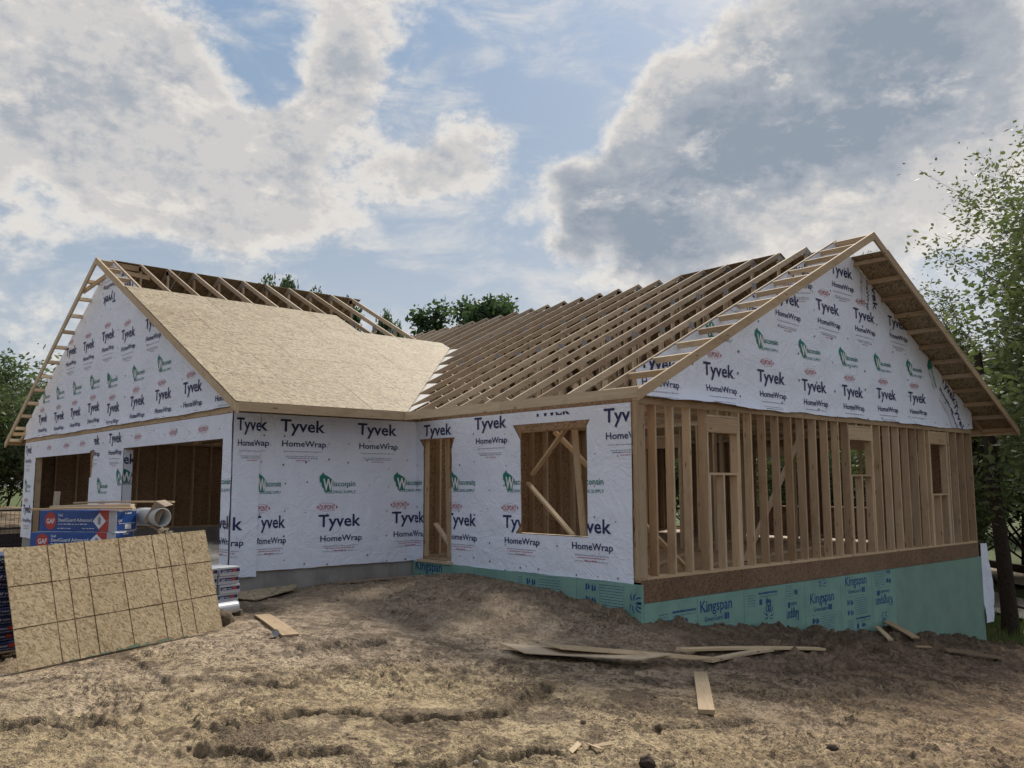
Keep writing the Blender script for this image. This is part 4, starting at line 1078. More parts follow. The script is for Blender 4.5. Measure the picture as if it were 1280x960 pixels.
# plastic cap nails holding the wraps
def cap_nails(S, du, dv, seed, r=.017):
    rd = random.Random(seed); bm = bmesh.new(); u0, u1, v0, v1 = S.b; pts = []
    u = u0+.1
    while u < u1-.03:
        v = v0+.08
        while v < v1-.03:
            if rd.random() < .72: pts.append((u+rd.uniform(-.03, .03), v+rd.uniform(-.09, .09), r*rd.uniform(.6, 1.15)))
            v += dv
        u += du
    for (x, y, q) in pts:
        ok = True
        for h in S.holes:
            if min(p[0] for p in h)-.03 < x < max(p[0] for p in h)+.03 and min(p[1] for p in h)-.03 < y < max(p[1] for p in h)+.03: ok = False
        for co, no in S.halves:
            if (x-co[0])*no[0]+(y-co[1])*no[1] > -.05: ok = False
        if ok: bm.faces.new([bm.verts.new((x+q*math.cos(k*math.pi/3), y+q*math.sin(k*math.pi/3), 0)) for k in range(6)])
    o = S._emit(bm, 'cap_nails', [M['cap']], .008, False, S.obj)
    if o: o['kind'] = 'stuff'
M['cap'] = plain('cap_nail', (.14, .13, .17), .5, .5, 40)
cap_nails(S_, .4064, .42, 1); cap_nails(F_, .4064, .42, 2); cap_nails(GL, .6, .45, 3); cap_nails(GG, .61, .5, 4); cap_nails(HG, .61, .45, 5, .022)
# loose sheet of wrap hanging off the far corner
def cloth(u, v): return (.05*np.sin(u*9+v*2)+.04*fbm(np.asarray(u, float), np.asarray(v, float), 1.6, 3))
LW = Sheet((WD+.02, -.03, 0), (1, 0, 0), (0, -1, 0), .0, .42, -1.80, -.02, seed=8, off=.02, amp=.01, flare=lambda u, v: cloth(u, v), holes=([(.30, -.02), (.42, -.02), (.42, -.5), (.36, -.35)],))
LW.obj['label'] = 'loose torn white wrap hanging at the far right corner'

# ------------------------------------------------------------------ ground
build_ground()

# ------------------------------------------------------------------ things in the yard
def thing_board(name, label, cat, p0, p1, wy, dz, mt, group=None, roll=0.0, lift=0.0, parts=None):
    """a loose board lying on the ground between two ground points (x, y); or with explicit z"""
    def g(p): return Vector(p) if len(p) == 3 else Vector((p[0], p[1], gz(*p)+dz*.5+lift))
    a_, b_ = g(p0), g(p1); x = (b_-a_); L = x.length; x.normalize()
    z = Vector((0, 0, 1)); z = (z-x*z.dot(x)).normalized(); y = z.cross(x)
    q = Matrix.Rotation(roll, 3, x); z = q @ z; y = q @ y
    me = MB()
    n = 6
    # slight bow so the board does not look machine-perfect
    vs = []
    for i in range(n+1):
        t_ = i/n; h = .012*math.sin(math.pi*t_)*(L/2); u_ = -L/2+L*t_
        vs += [(u_, -wy/2, -dz/2+h), (u_, wy/2, -dz/2+h), (u_, wy/2, dz/2+h), (u_, -wy/2, dz/2+h)]
    fs = [(0, 3, 2, 1), (n*4, n*4+1, n*4+2, n*4+3)]
    for i in range(n):
        for k_ in range(4):
            a1, a2 = i*4+k_, i*4+(k_+1) % 4; fs.append((a1, a2, a2+4, a1+4))
    me.add(vs, fs)
    o = mobj(name, me.mesh(name, M[mt])); o.matrix_world = Matrix.Translation((a_+b_)/2) @ Matrix((x, y, z)).transposed().to_4x4()
    tag(o, label, cat, group); return o
thing_board('loose_board', 'pale board lying on the dirt beside the white cup, before the garage side wall', 'board', (-4.17, 2.97), (-4.49, 1.56), .20, .025, 'fresh')
thing_board('loose_board', 'short thick pale board lying end-on in the foreground right of centre', 'board', (-1.30, -1.93), (-2.80, -3.10), .145, .04, 'fresh', lift=.01)
thing_board('loose_board', 'long straight board lying across the dirt pile below the blue printed foam', 'board', (-0.705, -1.193, -0.680), (2.239, -1.418, -1.000), .14, .03, 'fresh')
thing_board('loose_board', 'weathered board crossing under the long straight board at a shallow angle', 'board', (-0.680, -1.585, -0.760), (0.968, -1.381, -0.860), .12, .03, 'lumber')
thing_board('loose_board', 'thin pale lath leaning on the dirt bank near the foundation, left one of a pair', 'board', (6.5, -.15), (5.55, -.85), .09, .025, 'fresh', lift=.06)
thing_board('loose_board', 'wider pale board leaning on the dirt bank near the foundation, right one of a pair', 'board', (6.95, -.12), (6.08, -1.04), .14, .025, 'fresh', lift=.08)
thing_board('loose_board', 'short pale offcut lying alone on the dirt toward the right foundation corner', 'board', (6.2, -1.45), (7.15, -2.05), .14, .04, 'weathered', lift=.04)
thing_board('loose_board', 'grey blue weathered board lying in the corner between garage wall and door', 'board', (-1.75, 5.02), (-.62, 4.25), .16, .02, 'weathered', lift=.03)
thing_board('wood_offcut', 'small splintered wood chip at the foot of the two leaning boards', 'wood offcut', (5.7, -1.2), (5.95, -1.35), .07, .02, 'fresh', lift=.03)
def sheet_thing(name, label, cat, corners, th, mt, edge=None):
    c = [Vector(p) for p in corners]; ctr = sum(c, Vector())/4; n = (c[1]-c[0]).cross(c[3]-c[0]).normalized()
    U = (c[1]-c[0]).normalized(); V_ = n.cross(U)
    mtx = Matrix((U, V_, n)).transposed()
    loc = [mtx.transposed() @ (p-ctr) for p in c]
    N_ = 8; vs = []
    for j in range(N_+1):
        for i in range(N_+1):
            a_, b_ = i/N_, j/N_
            p = loc[0]*(1-a_)*(1-b_)+loc[1]*a_*(1-b_)+loc[2]*a_*b_+loc[3]*(1-a_)*b_
            vs.append((p.x, p.y, p.z))
    k_ = len(vs); vs += [(x, y, z-th) for x, y, z in vs]
    fs = []; ms = []
    for j in range(N_):
        for i in range(N_):
            q = j*(N_+1)+i; fs.append((q, q+1, q+N_+2, q+N_+1)); ms.append(0)
            fs.append((q+k_, q+k_+N_+1, q+k_+N_+2, q+k_+1)); ms.append(0)
    def side(a_, b_): fs.append((a_, a_+k_, b_+k_, b_)); ms.append(1)
    for i in range(N_):
        side(i, i+1); side((N_+1)*N_+i+1, (N_+1)*N_+i); side((i+1)*(N_+1), i*(N_+1)); side(i*(N_+1)+N_, (i+1)*(N_+1)+N_)
    me = new_mesh(name, vs, fs, [M[mt], M[edge or mt]], False, ms)
    o = mobj(name, me); o.matrix_world = Matrix.Translation(ctr) @ mtx.to_4x4(); tag(o, label, cat); return o
sheet_thing('plywood_sheet', 'thin plywood strip lying on the dirt, lower of the pair', 'plywood', [(-2.49, .10, -.56), (-2.684, -.541, -.56), (-1.684, -1.384, -.64), (-1.19, -1.451, -.64)], .010, 'lumber')
sheet_thing('plywood_sheet', 'thin plywood strip lying over the other one, upper of the pair', 'plywood', [(-2.235, -.331, -.53), (-2.322, -.767, -.53), (-.974, -1.608, -.70), (-.639, -1.785, -.70)], .009, 'fresh')
sheet_thing('strand_board_offcut', 'ragged strand board offcut lying flat beside the shingle stack', 'board offcut', [(-4.1, 4.95, -.30), (-3.72, 4.1, -.32), (-2.8, 4.7, -.29), (-2.5, 5.15, -.27)], .012, 'osb_roof')
# leaning strand board sheet
O_ = Vector((-7.309, 1.716, -.472)); U_ = Vector((2.347, .666, .083)).normalized(); V_ = Vector((-.132, .32, 1.17)).normalized(); V_ = (V_-U_*V_.dot(U_)).normalized(); N_ = U_.cross(V_)
mtx = Matrix.Translation(O_) @ Matrix((U_, V_, N_)).transposed().to_4x4()
so = MB().box(0, 2.44, 0, 1.22, -.0111, 0).build('strand_board_sheet', M['osb_sheet']); so.matrix_world = mtx
tag(so, 'large strand board sheet with dark nail lines leaning against the shingle stacks', 'strand board')
gl = MB()
rr = random.Random(2)
def wob(p, q):
    n = 10
    for i in range(n):
        a_, b_ = i/n, (i+1)/n
        yield (p[0]+(q[0]-p[0])*a_, p[1]+(q[1]-p[1])*a_), (p[0]+(q[0]-p[0])*b_, p[1]+(q[1]-p[1])*b_)
segs = []
for x in (.435, .641, .848, 1.26, 1.68, 1.88, 2.078):
    segs.append(((x+rr.uniform(-.01, .01), .001), (x+rr.uniform(-.01, .01), 1.219)))
for y in (.407, .825): segs.append(((.001, y+rr.uniform(-.008, .008)), (2.439, y+rr.uniform(-.008, .008))))
for p, q in segs:
    for (a_, b_) in wob(p, q):
        w_ = .0045+rr.uniform(-.001, .002); d = Vector((b_[0]-a_[0], b_[1]-a_[1], 0)).normalized(); n_ = Vector((-d.y, d.x, 0))*w_
        z_ = .0007 if p[0] == q[0] or abs(p[0]-q[0]) < .1 else .0011
        gl.add([(a_[0]-n_.x, a_[1]-n_.y, z_), (b_[0]-n_.x, b_[1]-n_.y, z_), (b_[0]+n_.x, b_[1]+n_.y, z_), (a_[0]+n_.x, a_[1]+n_.y, z_)], [(0, 1, 2, 3)])
M['mark'] = plain('brown_marking', (.10, .055, .025), .8, .3, 20)
gl.build('nail_lines', M['mark'], so)
gs = MB()
for i in range(26):
    x = rr.uniform(.5, 1.9); wdt = rr.uniform(.02, .12); h = rr.uniform(.004, .025)*(1.3-abs(x-1.3))
    gs.box(x, x+wdt, .0, max(.004, h), .0003+.00002*i, .0006+.00002*i)
M['green_paint'] = plain('green_edge_seal', (.20, .30, .20), .7, .4, 20)
gs.build('green_edge_seal', M['green_paint'], so)

# ------------------------------------------------------------------ shingle stacks behind the sheet
A_ = Vector((-7.46, 2.06, 0)); WV = Vector((.962, .272, 0)).normalized(); NV = Vector((-WV.y, WV.x, 0)); YAW = math.atan2(WV.y, WV.x)
def at(w_, b_, z): return A_+WV*w_+NV*b_+Vector((0, 0, z))
def gtext(mo, parent, name, loc, rot, mats=None):
    vs = [(x, 0, y) for x, y in mo.v]
    bm = bmesh.new(); bv = [bm.verts.new(v) for v in vs]
    for f, mi in zip(mo.f, mo.m):
        q = bm.faces.new([bv[i] for i in f]); q.material_index = mi
    bmesh.ops.triangulate(bm, faces=[f for f in bm.faces if len(f.verts) > 4])
    me = bpy.data.meshes.new(name); bm.to_mesh(me); bm.free()
    for m_ in INKS: me.materials.append(m_)
    return mobj(name, me, parent, loc, rot)
# end-face label of a bundle, 0.33 wide
eb = Motif(); 
eb.rect(-.155, -.012, .155, .030, 0); eb.text('GAF', -.13, -.008, .07, .026, 4, .01); eb.rect(.04, -.010, .10, .026, 7); eb.text('SHINGLES', -.045, -.003, .075, .016, 4, 0); eb.lines(-.15, .15, -.030, .006, 3, rg)
eb.m = [m_ for m_ in eb.m]
# separate depths for overlapping print
def layered(mo, parent, y0, name='printed_label', rot=0.0, x=0, z=0):
    out = []
    for mi in sorted(set(mo.m), key=lambda q: (q in (4,), q in (7, 1), q)):
        sub = Motif(); sub.v = mo.v; sub.f = [f for f, m_ in zip(mo.f, mo.m) if m_ == mi]; sub.m = [mi]*len(sub.f)
        used = sorted({i for f in sub.f for i in f}); mp = {j: i for i, j in enumerate(used)}
        sub.v = mo.v[used]; sub.f = [tuple(mp[i] for i in f) for f in sub.f]
        out.append(gtext(sub, parent, name, (x, y0-.0008*(1+(mi in (7, 1))+2*(mi == 4)), z), (0, 0, rot)))
    return out
def pillow(L, Wd, H, nx=6, ny=5, r=.012, sag=.006):
    """bundle body: a rounded, slightly sagging packet"""
    bm = bmesh.new(); v, f = box_vf(-Wd/2, Wd/2, 0, L, 0, H); bv = [bm.verts.new(q) for q in v]
    for q in f: bm.faces.new([bv[i] for i in q])
    bmesh.ops.bevel(bm, geom=bm.edges[:], offset=r, segments=2, affect='EDGES', profile=.6)
    me = bpy.data.meshes.new('shingle_bundle'); bm.to_mesh(me); bm.free(); return me
def make_bundle(H, bodymat, name='shingle_bundle', text=True):
    me = pillow(1.0, .33, H); me.materials.append(M[bodymat])
    return me
bun_navy = make_bundle(.086, 'pack_navy'); bun_white = make_bundle(.112, 'pack_white'); bun_blue = make_bundle(.098, 'film')
lab_cache = {}
ORD = ['topmost', 'second from the top', 'third from the top', 'fourth from the top', 'fifth from the top', 'sixth from the top', 'seventh from the top', 'eighth from the top', 'ninth from the top', 'tenth from the top', 'lowest']
def bundle(me, w_, b_, z, label, group, lab=True, yaw=0.0, H=.086):
    o = mobj('shingle_bundle', me, None, at(w_, b_, z), (0, 0, YAW+yaw)); tag(o, label, 'shingle bundle', group)
    if lab:
        if 'e' not in lab_cache:
            ps = layered(eb, o, -.0005, z=H*.5)
            lab_cache['e'] = [p.data for p in ps]; lab_cache['l'] = [tuple(p.location) for p in ps]
        else:
            for d_, l_ in zip(lab_cache['e'], lab_cache['l']): mobj('printed_label', d_, o, (l_[0], l_[1], H*.5))
    return o
def pallet(w0, w1, b0, depth, z0, label):
    e = empty('wooden_pallet', at(w0, b0, z0), YAW); tag(e, label, 'pallet')
    n = 5; Wd = w1-w0
    for i in range(n): MB().box(-.0, Wd, i*(depth-.09)/(n-1), i*(depth-.09)/(n-1)+.09, .10, .118).build('deck_board', M['weathered'], e)
    for i in range(3): MB().box(i*(Wd-.04)/2, i*(Wd-.04)/2+.04, 0, depth, .018, .099).build('stringer', M['weathered'], e)
    for i in range(3): MB().box(0, Wd, i*(depth-.09)/2, i*(depth-.09)/2+.09, 0, .017).build('base_board', M['weathered'], e)
pallet(-.72, .42, .10, 1.0, -.46, 'grey wooden pallet under the navy shingle stack at the left edge')
for k_ in range(11):
    for i in range(3):
        j = rr.uniform(-.015, .02)
        bundle(bun_navy, -.55+i*.355+j, .12+rr.uniform(-.02, .02)+(.03 if k_ % 2 else 0), -.34+k_*.088, ('navy bundle in the left-edge stack, front column, %s' % ORD[10-k_] if i == 0 else 'navy shingle bundle further inside the tall stack at the left edge'), 'navy bundles of the left stack', yaw=rr.uniform(-.02, .02))
pallet(.80, 1.94, .42, 1.0, -.43, 'grey wooden pallet under the middle shingle stack behind the strand board')
for k_ in range(9):
    for i in range(3):
        bundle(bun_blue, .98+i*.355+rr.uniform(-.01, .01), .44+rr.uniform(-.015, .015), -.31+k_*.0975, 'grey film wrapped shingle bundle in the middle stack hidden behind the strand board', 'bundles of the middle stack', lab=False, yaw=rr.uniform(-.02, .02))
pallet(2.15, 3.30, .22, 1.0, -.42, 'grey wooden pallet under the right shingle stack by the garage corner')
for k_ in range(5):
    for i in range(3):
        bundle(bun_white, 2.36+i*.36+rr.uniform(-.01, .01), .25+rr.uniform(-.02, .02), -.30+k_*.114, ('white printed bundle at the right end of the short stack, %s' % (ORD[4-k_] if k_ else 'lowest') if i == 2 else 'white printed bundle inside the short stack, behind the strand board'), 'white bundles of the right stack', H=.112, yaw=rr.uniform(-.02, .02))
# the two long blue packages on top, facing the yard
def blue_box(name, label, p, q, z0, H, depth, full=True):
    """front face from p to q (x, y)"""
    P0 = Vector((*p, z0)); d = Vector((q[0]-p[0], q[1]-p[1], 0)); L = d.length; yaw = math.atan2(d.y, d.x)
    e = empty(name, P0, yaw); tag(e, label, 'shingle package')
    bm = bmesh.new(); v, f = box_vf(0, L, 0, depth, 0, H); bv = [bm.verts.new(t_) for t_ in v]
    for t_ in f: bm.faces.new([bv[i] for i in t_])
    bmesh.ops.bevel(bm, geom=bm.edges[:], offset=.010, segments=2, affect='EDGES', profile=.6)
    me = bpy.data.meshes.new('package'); bm.to_mesh(me); bm.free(); me.materials.append(M['pack_blue']); mobj('package', me, e)
    MB().box(L*.905, L+.001, -.001, depth+.001, -.001, H+.001).build('white_band', M['pack_white'], e)
    MB().box(L*.78, L*.905-.001, -.0014, depth+.0013, .004, H+.0012).build('red_band', M['pack_red'], e)
    mo = Motif(); cx = L*.15; ry = H*.42; rx = L*.075
    mo.poly([(cx+rx*math.cos(t_*2*math.pi/20), H*.5+ry*math.sin(t_*2*math.pi/20)) for t_ in range(20)], 7)
    mo.text('GAF', cx-.055, H*.5-.03, .11, .06, 4, .02)
    mo.text('SteelGuard Advanced', L*.25, H*.47, L*.44, .042, 4, .012); mo.text('Seal', L*.25, H*.72, .06, .035, 4, .008)
    mo.lines(L*.25, L*.63, H*.33, .010, 4, rg); mo.lines(L*.25, L*.42, H*.13, .009, 4, rg); mo.lines(L*.57, L*.72, H*.13, .009, 4, rg)
    mo.poly([(L*.70, H*.5), (L*.785, H*.12), (L*.87, H*.5), (L*.785, H*.90)], 4)
    mo.lines(L*.90-.02, L*.90-.005, H*.5, .02, 3, rg)
    layered(mo, e, -.0015)
    d2 = Motif(); d2.poly([(L*.785-.02, H*.35), (L*.785+.022, H*.33), (L*.785+.02, H*.66), (L*.785-.012, H*.70)], 3); gtext(d2, e, 'printed_label', (0, -.0052, 0), None)
    # end face on the right
    en = Motif(); en.rect(.02, H*.70, depth-.03, H*.95, 4) ; en.f = []; en.m = []; en.v = np.zeros((0, 2))
    en.text('GAF', .03, H*.45, .08, .03, 4, .01); en.rect(.03, H*.38, .075, H*.42, 7); en.rect(depth*.42, H*.10, depth*.72, H*.32, 4); en.lines(.05, depth*.9, H*.36, .008, 4, rg); en.lines(depth*.40, depth*.7, H*.82, .02, 4, rg)
    for c_ in layered(en, e, 0): c_.location = (L+.003+(.001 if c_.data.materials else 0), 0, 0); c_.rotation_euler = (0, 0, math.pi/2)
    MB().box(L+.0012, L+.0022, .012, depth-.012, .012, H-.012).build('blue_end_label', M['pack_blue'], e)
    return e
blue_box('shingle_package', 'blue and red package lying under the other one, mostly hidden by the strand board', (-6.83, 3.66), (-6.10, 2.90), .575, .205, .44)
blue_box('shingle_package', 'blue package with red disc and white diamond, topmost of the stack', (-6.72, 3.74), (-6.09, 2.915), .785, .25, .40)
# packing film between, boards on top, block, cardboard, pipe
cr = MB()
for i in range(14):
    a_ = i/13; x, y = -6.72+.65*a_, 3.70-.83*a_
    cr.add([(x-.02, y-.02, .775+.004*math.sin(i)), (x+.05, y-.07, .777+.004*math.cos(i*2)), (x+.07+.02*math.sin(i*3), y-.02, .79), (x+.0, y+.03, .785)], [(0, 1, 2, 3)])
o = cr.build('torn_film', M['plastic']); tag(o, 'crumpled white packing film between the two blue packages', 'packing film')
thing_board('loose_board', 'thin wide board lying along the front edge on top of the blue package', 'board', (-6.88, 3.46, 1.052), (-5.93, 2.80, 1.062), .13, .022, 'fresh')
thing_board('loose_board', 'thick board lying behind the thin one on top of the blue package', 'board', (-6.60, 3.68, 1.066), (-5.86, 3.06, 1.085), .14, .045, 'lumber')
thing_board('loose_board', 'long thin board poking out to the right over the grey pipe', 'board', (-6.28, 3.92, 1.115), (-5.36, 3.08, 1.125), .10, .02, 'fresh')
thing_board('wood_block', 'short grey board standing upright behind the blue package', 'wood block', (-6.45, 4.12, 1.0), (-6.44, 4.12, 1.26), .095, .05, 'weathered')
pp = MB(); c0 = Vector((-5.60, 2.77, .945)); ax = Vector((-.16, .98, .0)).normalized()
n_ = 40; ro, ri = .112, .103
u1 = ax.orthogonal().normalized(); u2 = ax.cross(u1); Lp = .55
vs = []
for (rad, s) in ((ro, 0), (ro, Lp), (ri, Lp), (ri, 0)):
    for k_ in range(n_): t_ = 2*math.pi*k_/n_; vs.append(tuple((u1*math.cos(t_)+u2*math.sin(t_))*rad+ax*s))
fs = [(a_*n_+k_, a_*n_+(k_+1) % n_, ((a_+1) % 4)*n_+(k_+1) % n_, ((a_+1) % 4)*n_+k_) for a_ in range(4) for k_ in range(n_)]
o = mobj('plastic_pipe', new_mesh('plastic_pipe', vs, fs, M['pvc'], True), None, c0); tag(o, 'short grey white plastic pipe with its open end facing the yard', 'pipe')
cb_ = MB(); 
def quadbox(pts, th, mb):
    p = [Vector(q) for q in pts]; n = (p[1]-p[0]).cross(p[3]-p[0]).normalized()*th
    mb.add([tuple(q) for q in p]+[tuple(q+n) for q in p], [(0, 3, 2, 1), (4, 5, 6, 7), (0, 1, 5, 4), (1, 2, 6, 5), (2, 3, 7, 6), (3, 0, 4, 7)])
r_ = RT; 
K0 = Vector((-5.70, 2.84, .94))
def kp(a_, b_, c_): return tuple(K0+Vector((.747, -.665, 0))*a_+Vector((0, 0, 1))*b_+Vector((.66, .75, 0))*c_)
quadbox([kp(-.10, -.03, .0), kp(.06, -.10, .02), kp(.13, .13, .05), kp(.02, .20, .02)], .006, cb_)
quadbox([kp(.02, .20, .024), kp(.13, .13, .056), kp(.17, .15, .2), kp(.07, .21, .2)], .006, cb_)
quadbox([kp(-.08, -.06, -.01), kp(.10, -.17, -.02), kp(.14, -.15, .1), kp(-.02, -.05, .1)], .006, cb_)
o = cb_.build('cardboard_piece', M['cardboard']); tag(o, 'torn brown cardboard piece propped against the grey pipe', 'cardboard')
sc_ = MB()
for i in range(9):
    a_ = rr.uniform(-.02, .16); b_ = rr.uniform(-.2, -.13)
    quadbox([kp(.08+a_, b_, -.05), kp(.12+a_, b_-.02, -.05), kp(.13+a_, b_+.01, -.03), kp(.09+a_, b_+.02, -.03)], .003, sc_)
o = sc_.build('wood_splinters', M['fresh']); tag(o, 'bright splinters below the open end of the pipe', 'splinters')
# roll of film on the pallet edge
rl = MB(); rl.tube([at(2.14, .13, -.245), at(3.10, .13, -.235)], .075, 18); o = rl.build('plastic_roll', M['plastic'], smooth=False)
tag(o, 'white plastic roll lying along the foot of the right shingle stack', 'plastic roll')
# white cup
cu = MB(); gx_, gy_ = -4.62, 1.68; cu.tube([(0, 0, 0), (.05, .035, .012)], [.032, .042], 14, cap=False); cu.tube([(0, 0, 0), (.002, .001, 0)], .031, 14)
cup = cu.build('plastic_cup', M['plastic'], None, (gx_, gy_, gz(gx_, gy_)+.045), (0, 0, 3.6)); tag(cup, 'small white plastic cup lying beside the pale board on the dirt', 'cup')
# clods and stones
def clod(name, label, cat, x, y, r, mt, sq=.7, seed=0, group=None):
    bm = bmesh.new(); bmesh.ops.create_icosphere(bm, subdivisions=3, radius=r)
    for v in bm.verts:
        n = v.co.normalized(); k_ = 1+.30*float(pn(np.array(n.x*1.8+seed), np.array(n.y*1.8+n.z*1.3)))*1.6+.16*float(pn(np.array(n.x*5+seed), np.array(n.z*5+n.y*2)))
        v.co = Vector((n.x, n.y, n.z*sq))*r*k_
    me = bpy.data.meshes.new(name); bm.to_mesh(me); bm.free(); me.materials.append(M[mt]); me.polygons.foreach_set('use_smooth', [True]*len(me.polygons))
    o = mobj(name, me, None, (x, y, gz(x, y)+r*sq*.45), (0, 0, seed)); tag(o, label, cat, group); return o
M['dark_soil'] = plain('dark_soil', (.050, .038, .030), .97, .45, 25, .1, .8)
M['soil_clod'] = plain('soil_clod', (.22, .17, .12), .97, .4, 22, .1, .8)
M['loam_clod'] = plain('loam_clod', (.13, .10, .07), .97, .4, 22, .1, .8)
M['stone'] = plain('stone', (.32, .29, .25), .85, .3, 14, .2, .3)
clod('dirt_clod', 'dark brown clod of earth at the lower right of the yard', 'dirt clod', -2.92, -4.38, .052, 'dark_soil', .8, 1.3)
clod('dirt_clod', 'black clod of earth at the very bottom of the yard, right of centre', 'dirt clod', -4.75, -4.03, .055, 'dark_soil', .9, 4.1)
clod('dirt_clod', 'pointed dark clod among churned soil below the short thick board', 'dirt clod', -3.85, -3.40, .032, 'loam_clod', .9, 7.7)
clod('dirt_clod', 'low brown mound of earth at the right end of the strand board sheet', 'dirt clod', -4.80, 2.80, .15, 'loam_clod', .8, 2.2)
rs = random.Random(12)
for i in range(70):
    dd = 5.2+14*rs.random()**1.3; aa = R(48.3+rs.uniform(-34, 34)); x = -9.55+math.cos(aa)*dd; y = -8.05+math.sin(aa)*dd
    if y > -.3 and x > -.4: continue
    if x > -7.9 and y > 1.2 and x < -4.2: continue
    if y > 5.2: continue
    clod('small_clod', 'small crumb of earth scattered on the churned yard', 'dirt clod', x, y, rs.uniform(.010, .024), rs.choice(['soil_clod', 'soil_clod', 'soil_clod', 'stone']), .75, rs.uniform(0, 9), 'earth crumbs scattered over the yard')
# pale splintered scraps in the foreground
for i, (x, y, yaw_, L_) in enumerate(((-4.83, -3.42, .4, .09), (-4.73, -3.52, 1.9, .08), (-4.62, -3.48, -.5, .10))):
    z_ = gz(x, y)
    o = MB().add([(-L_, -.018, 0), (L_*.8, -.026, .02), (L_, .012, .035), (-L_*.6, .024, .01), (-L_, -.018, -.006), (L_*.8, -.026, .013), (L_, .012, .028), (-L_*.6, .024, .003)], [(0, 1, 2, 3), (7, 6, 5, 4), (0, 4, 5, 1), (1, 5, 6, 2), (2, 6, 7, 3), (3, 7, 4, 0)]).build('wood_scrap', M['fresh'], None, (x, y, z_+.012), (0, 0, yaw_))
    tag(o, ('pale splintered wood scrap at the bottom centre, leftmost of three', 'pale splintered wood scrap at the bottom centre, middle of three', 'pale splintered wood scrap at the bottom centre, rightmost of three')[i], 'wood scrap')
# straw-like roots and twigs lying about
tw = MB()
for i in range(260):
    dd = 4.6+10*rs.random()**1.4; aa = R(48.3+rs.uniform(-34, 34)); x = -9.55+math.cos(aa)*dd; y = -8.05+math.sin(aa)*dd
    if (y > -.3 and x > -.4) or (x > -7.9 and y > 1.2): continue
    a_ = rs.uniform(0, 6.28); L_ = rs.uniform(.04, .16); pts = []
    for k_ in range(4):
        t_ = k_/3-.5; px_, py_ = x+math.cos(a_)*L_*t_, y+math.sin(a_)*L_*t_+.01*math.sin(k_*2+i); pts.append((px_, py_, gz(px_, py_)+.006))
    tw.tube(pts, .0022, 4)
o = tw.build('twig_litter', M['weathered']); tag(o, 'fine straw and twig litter strewn over the dirt', 'litter', kind='stuff')

# ------------------------------------------------------------------ trees and background
def grow(seed, H, spread, trunk_r, levels=4, gap=.35, lean=(0, 0), first=.25, upward=.55, nb=5):
    """returns branch tubes and leaf anchor points"""
    rd = random.Random(seed); tubes = []; anchors = []
    def rec(p, d, L, r, lv):
        n = 5; pts = [p]; q = p; dd = d.copy()
        for i in range(n):
            dd = (dd+Vector((rd.uniform(-1, 1), rd.uniform(-1, 1), rd.uniform(-.6, .9)))*.16).normalized()
            q = q+dd*(L/n); pts.append(q)
        rad = [max(.006, r*(1-.62*i/n)) for i in range(n+1)]
        tubes.append((pts, rad, lv))
        if lv >= levels: anchors.extend(pts[2:]); return
        if lv >= levels-1: anchors.extend(pts[4:])
        k_ = nb if lv else nb+3
        for i in range(k_):
            t_ = (first if lv == 0 else .3)+(1-(first if lv == 0 else .3))*(i+rd.random()*.7)/k_
            t_ = min(t_, .98); f = t_*n; j = int(f); base = pts[j].lerp(pts[j+1], f-j)
            az = rd.uniform(0, 6.283)+i*2.4
            side = Vector((math.cos(az), math.sin(az), rd.uniform(.05, .5)*upward*2))
            nd = (side.normalized()*(1-.35*t_)+dd*.55).normalized()
            l2 = L*(.62 if lv == 0 else .55)*spread*(1.12-.5*t_ if lv == 0 else 1)*rd.uniform(.75, 1.2)
            rec(base, nd, l2, r*(1-.6*t_)*.55, lv+1)
    rec(Vector((0, 0, -.2)), Vector((lean[0], lean[1], 1)).normalized(), H*.92, trunk_r, 0)
    return tubes, anchors
def tree_meshes(key, seed, H, spread, tr, nleaf, leaf, leafmt, barkmt, clump=.32, **kw):
    tubes, anc = grow(seed, H, spread, tr, **kw)
    mb = MB()
    for pts, rad, lv in tubes:
        if lv <= 3: mb.tube(pts, rad, 8 if lv == 0 else 5 if lv == 1 else 3, cap=False)
    tm = mb.mesh('trunk', M[barkmt], True)
    rn = np.random.RandomState(seed); A = np.array([tuple(a_) for a_ in anc])
    A = A[rn.rand(len(A)) > .12]
    idx = rn.randint(0, len(A), nleaf); wgt = rn.rand(len(A))
    idx = np.where(rn.rand(nleaf) < wgt[idx]*.9+.1, idx, rn.randint(0, len(A), nleaf))
    C = A[idx]+rn.normal(0, clump, (nleaf, 3))*np.array([1, 1, .6])
    C = C[C[:, 2] > .8]; n = len(C)
    s = leaf*(.6+.8*rn.rand(n))[:, None]
    d = rn.normal(0, 1, (n, 3)); d[:, 2] *= .5; d /= np.linalg.norm(d, axis=1)[:, None]
    e = np.cross(d, rn.normal(0, 1, (n, 3))); e /= np.linalg.norm(e, axis=1)[:, None]
    v = np.stack([C-d*s, C+e*s*.45, C+d*s, C-e*s*.45], 1).reshape(-1, 3)
    me = bpy.data.meshes.new('crown'); me.vertices.add(len(v)); me.vertices.foreach_set('co', v.ravel())
    me.loops.add(n*4); me.loops.foreach_set('vertex_index', np.arange(n*4, dtype=np.int32))
    me.polygons.add(n); me.polygons.foreach_set('loop_start', np.arange(n, dtype=np.int32)*4); me.update(calc_edges=True)
    me.materials.append(M[leafmt]); return tm, me
TK = {}
def tree(key, loc, label, rz=0.0, k=1.0, group=None, name='deciduous_tree', kz=None):
    tm, cm = TK[key]
    e = empty(name, loc, rz); e.scale = (k, k, kz or k); tag(e, label, 'tree', group)
    mobj('trunk', tm, e); 
    if cm: mobj('crown', cm, e)
    return e
TK['airy'] = tree_meshes('airy', 11, 13, 1.0, .24, 18000, .10, 'leaf_light', 'bark', clump=.34, levels=3, first=.30, nb=6)
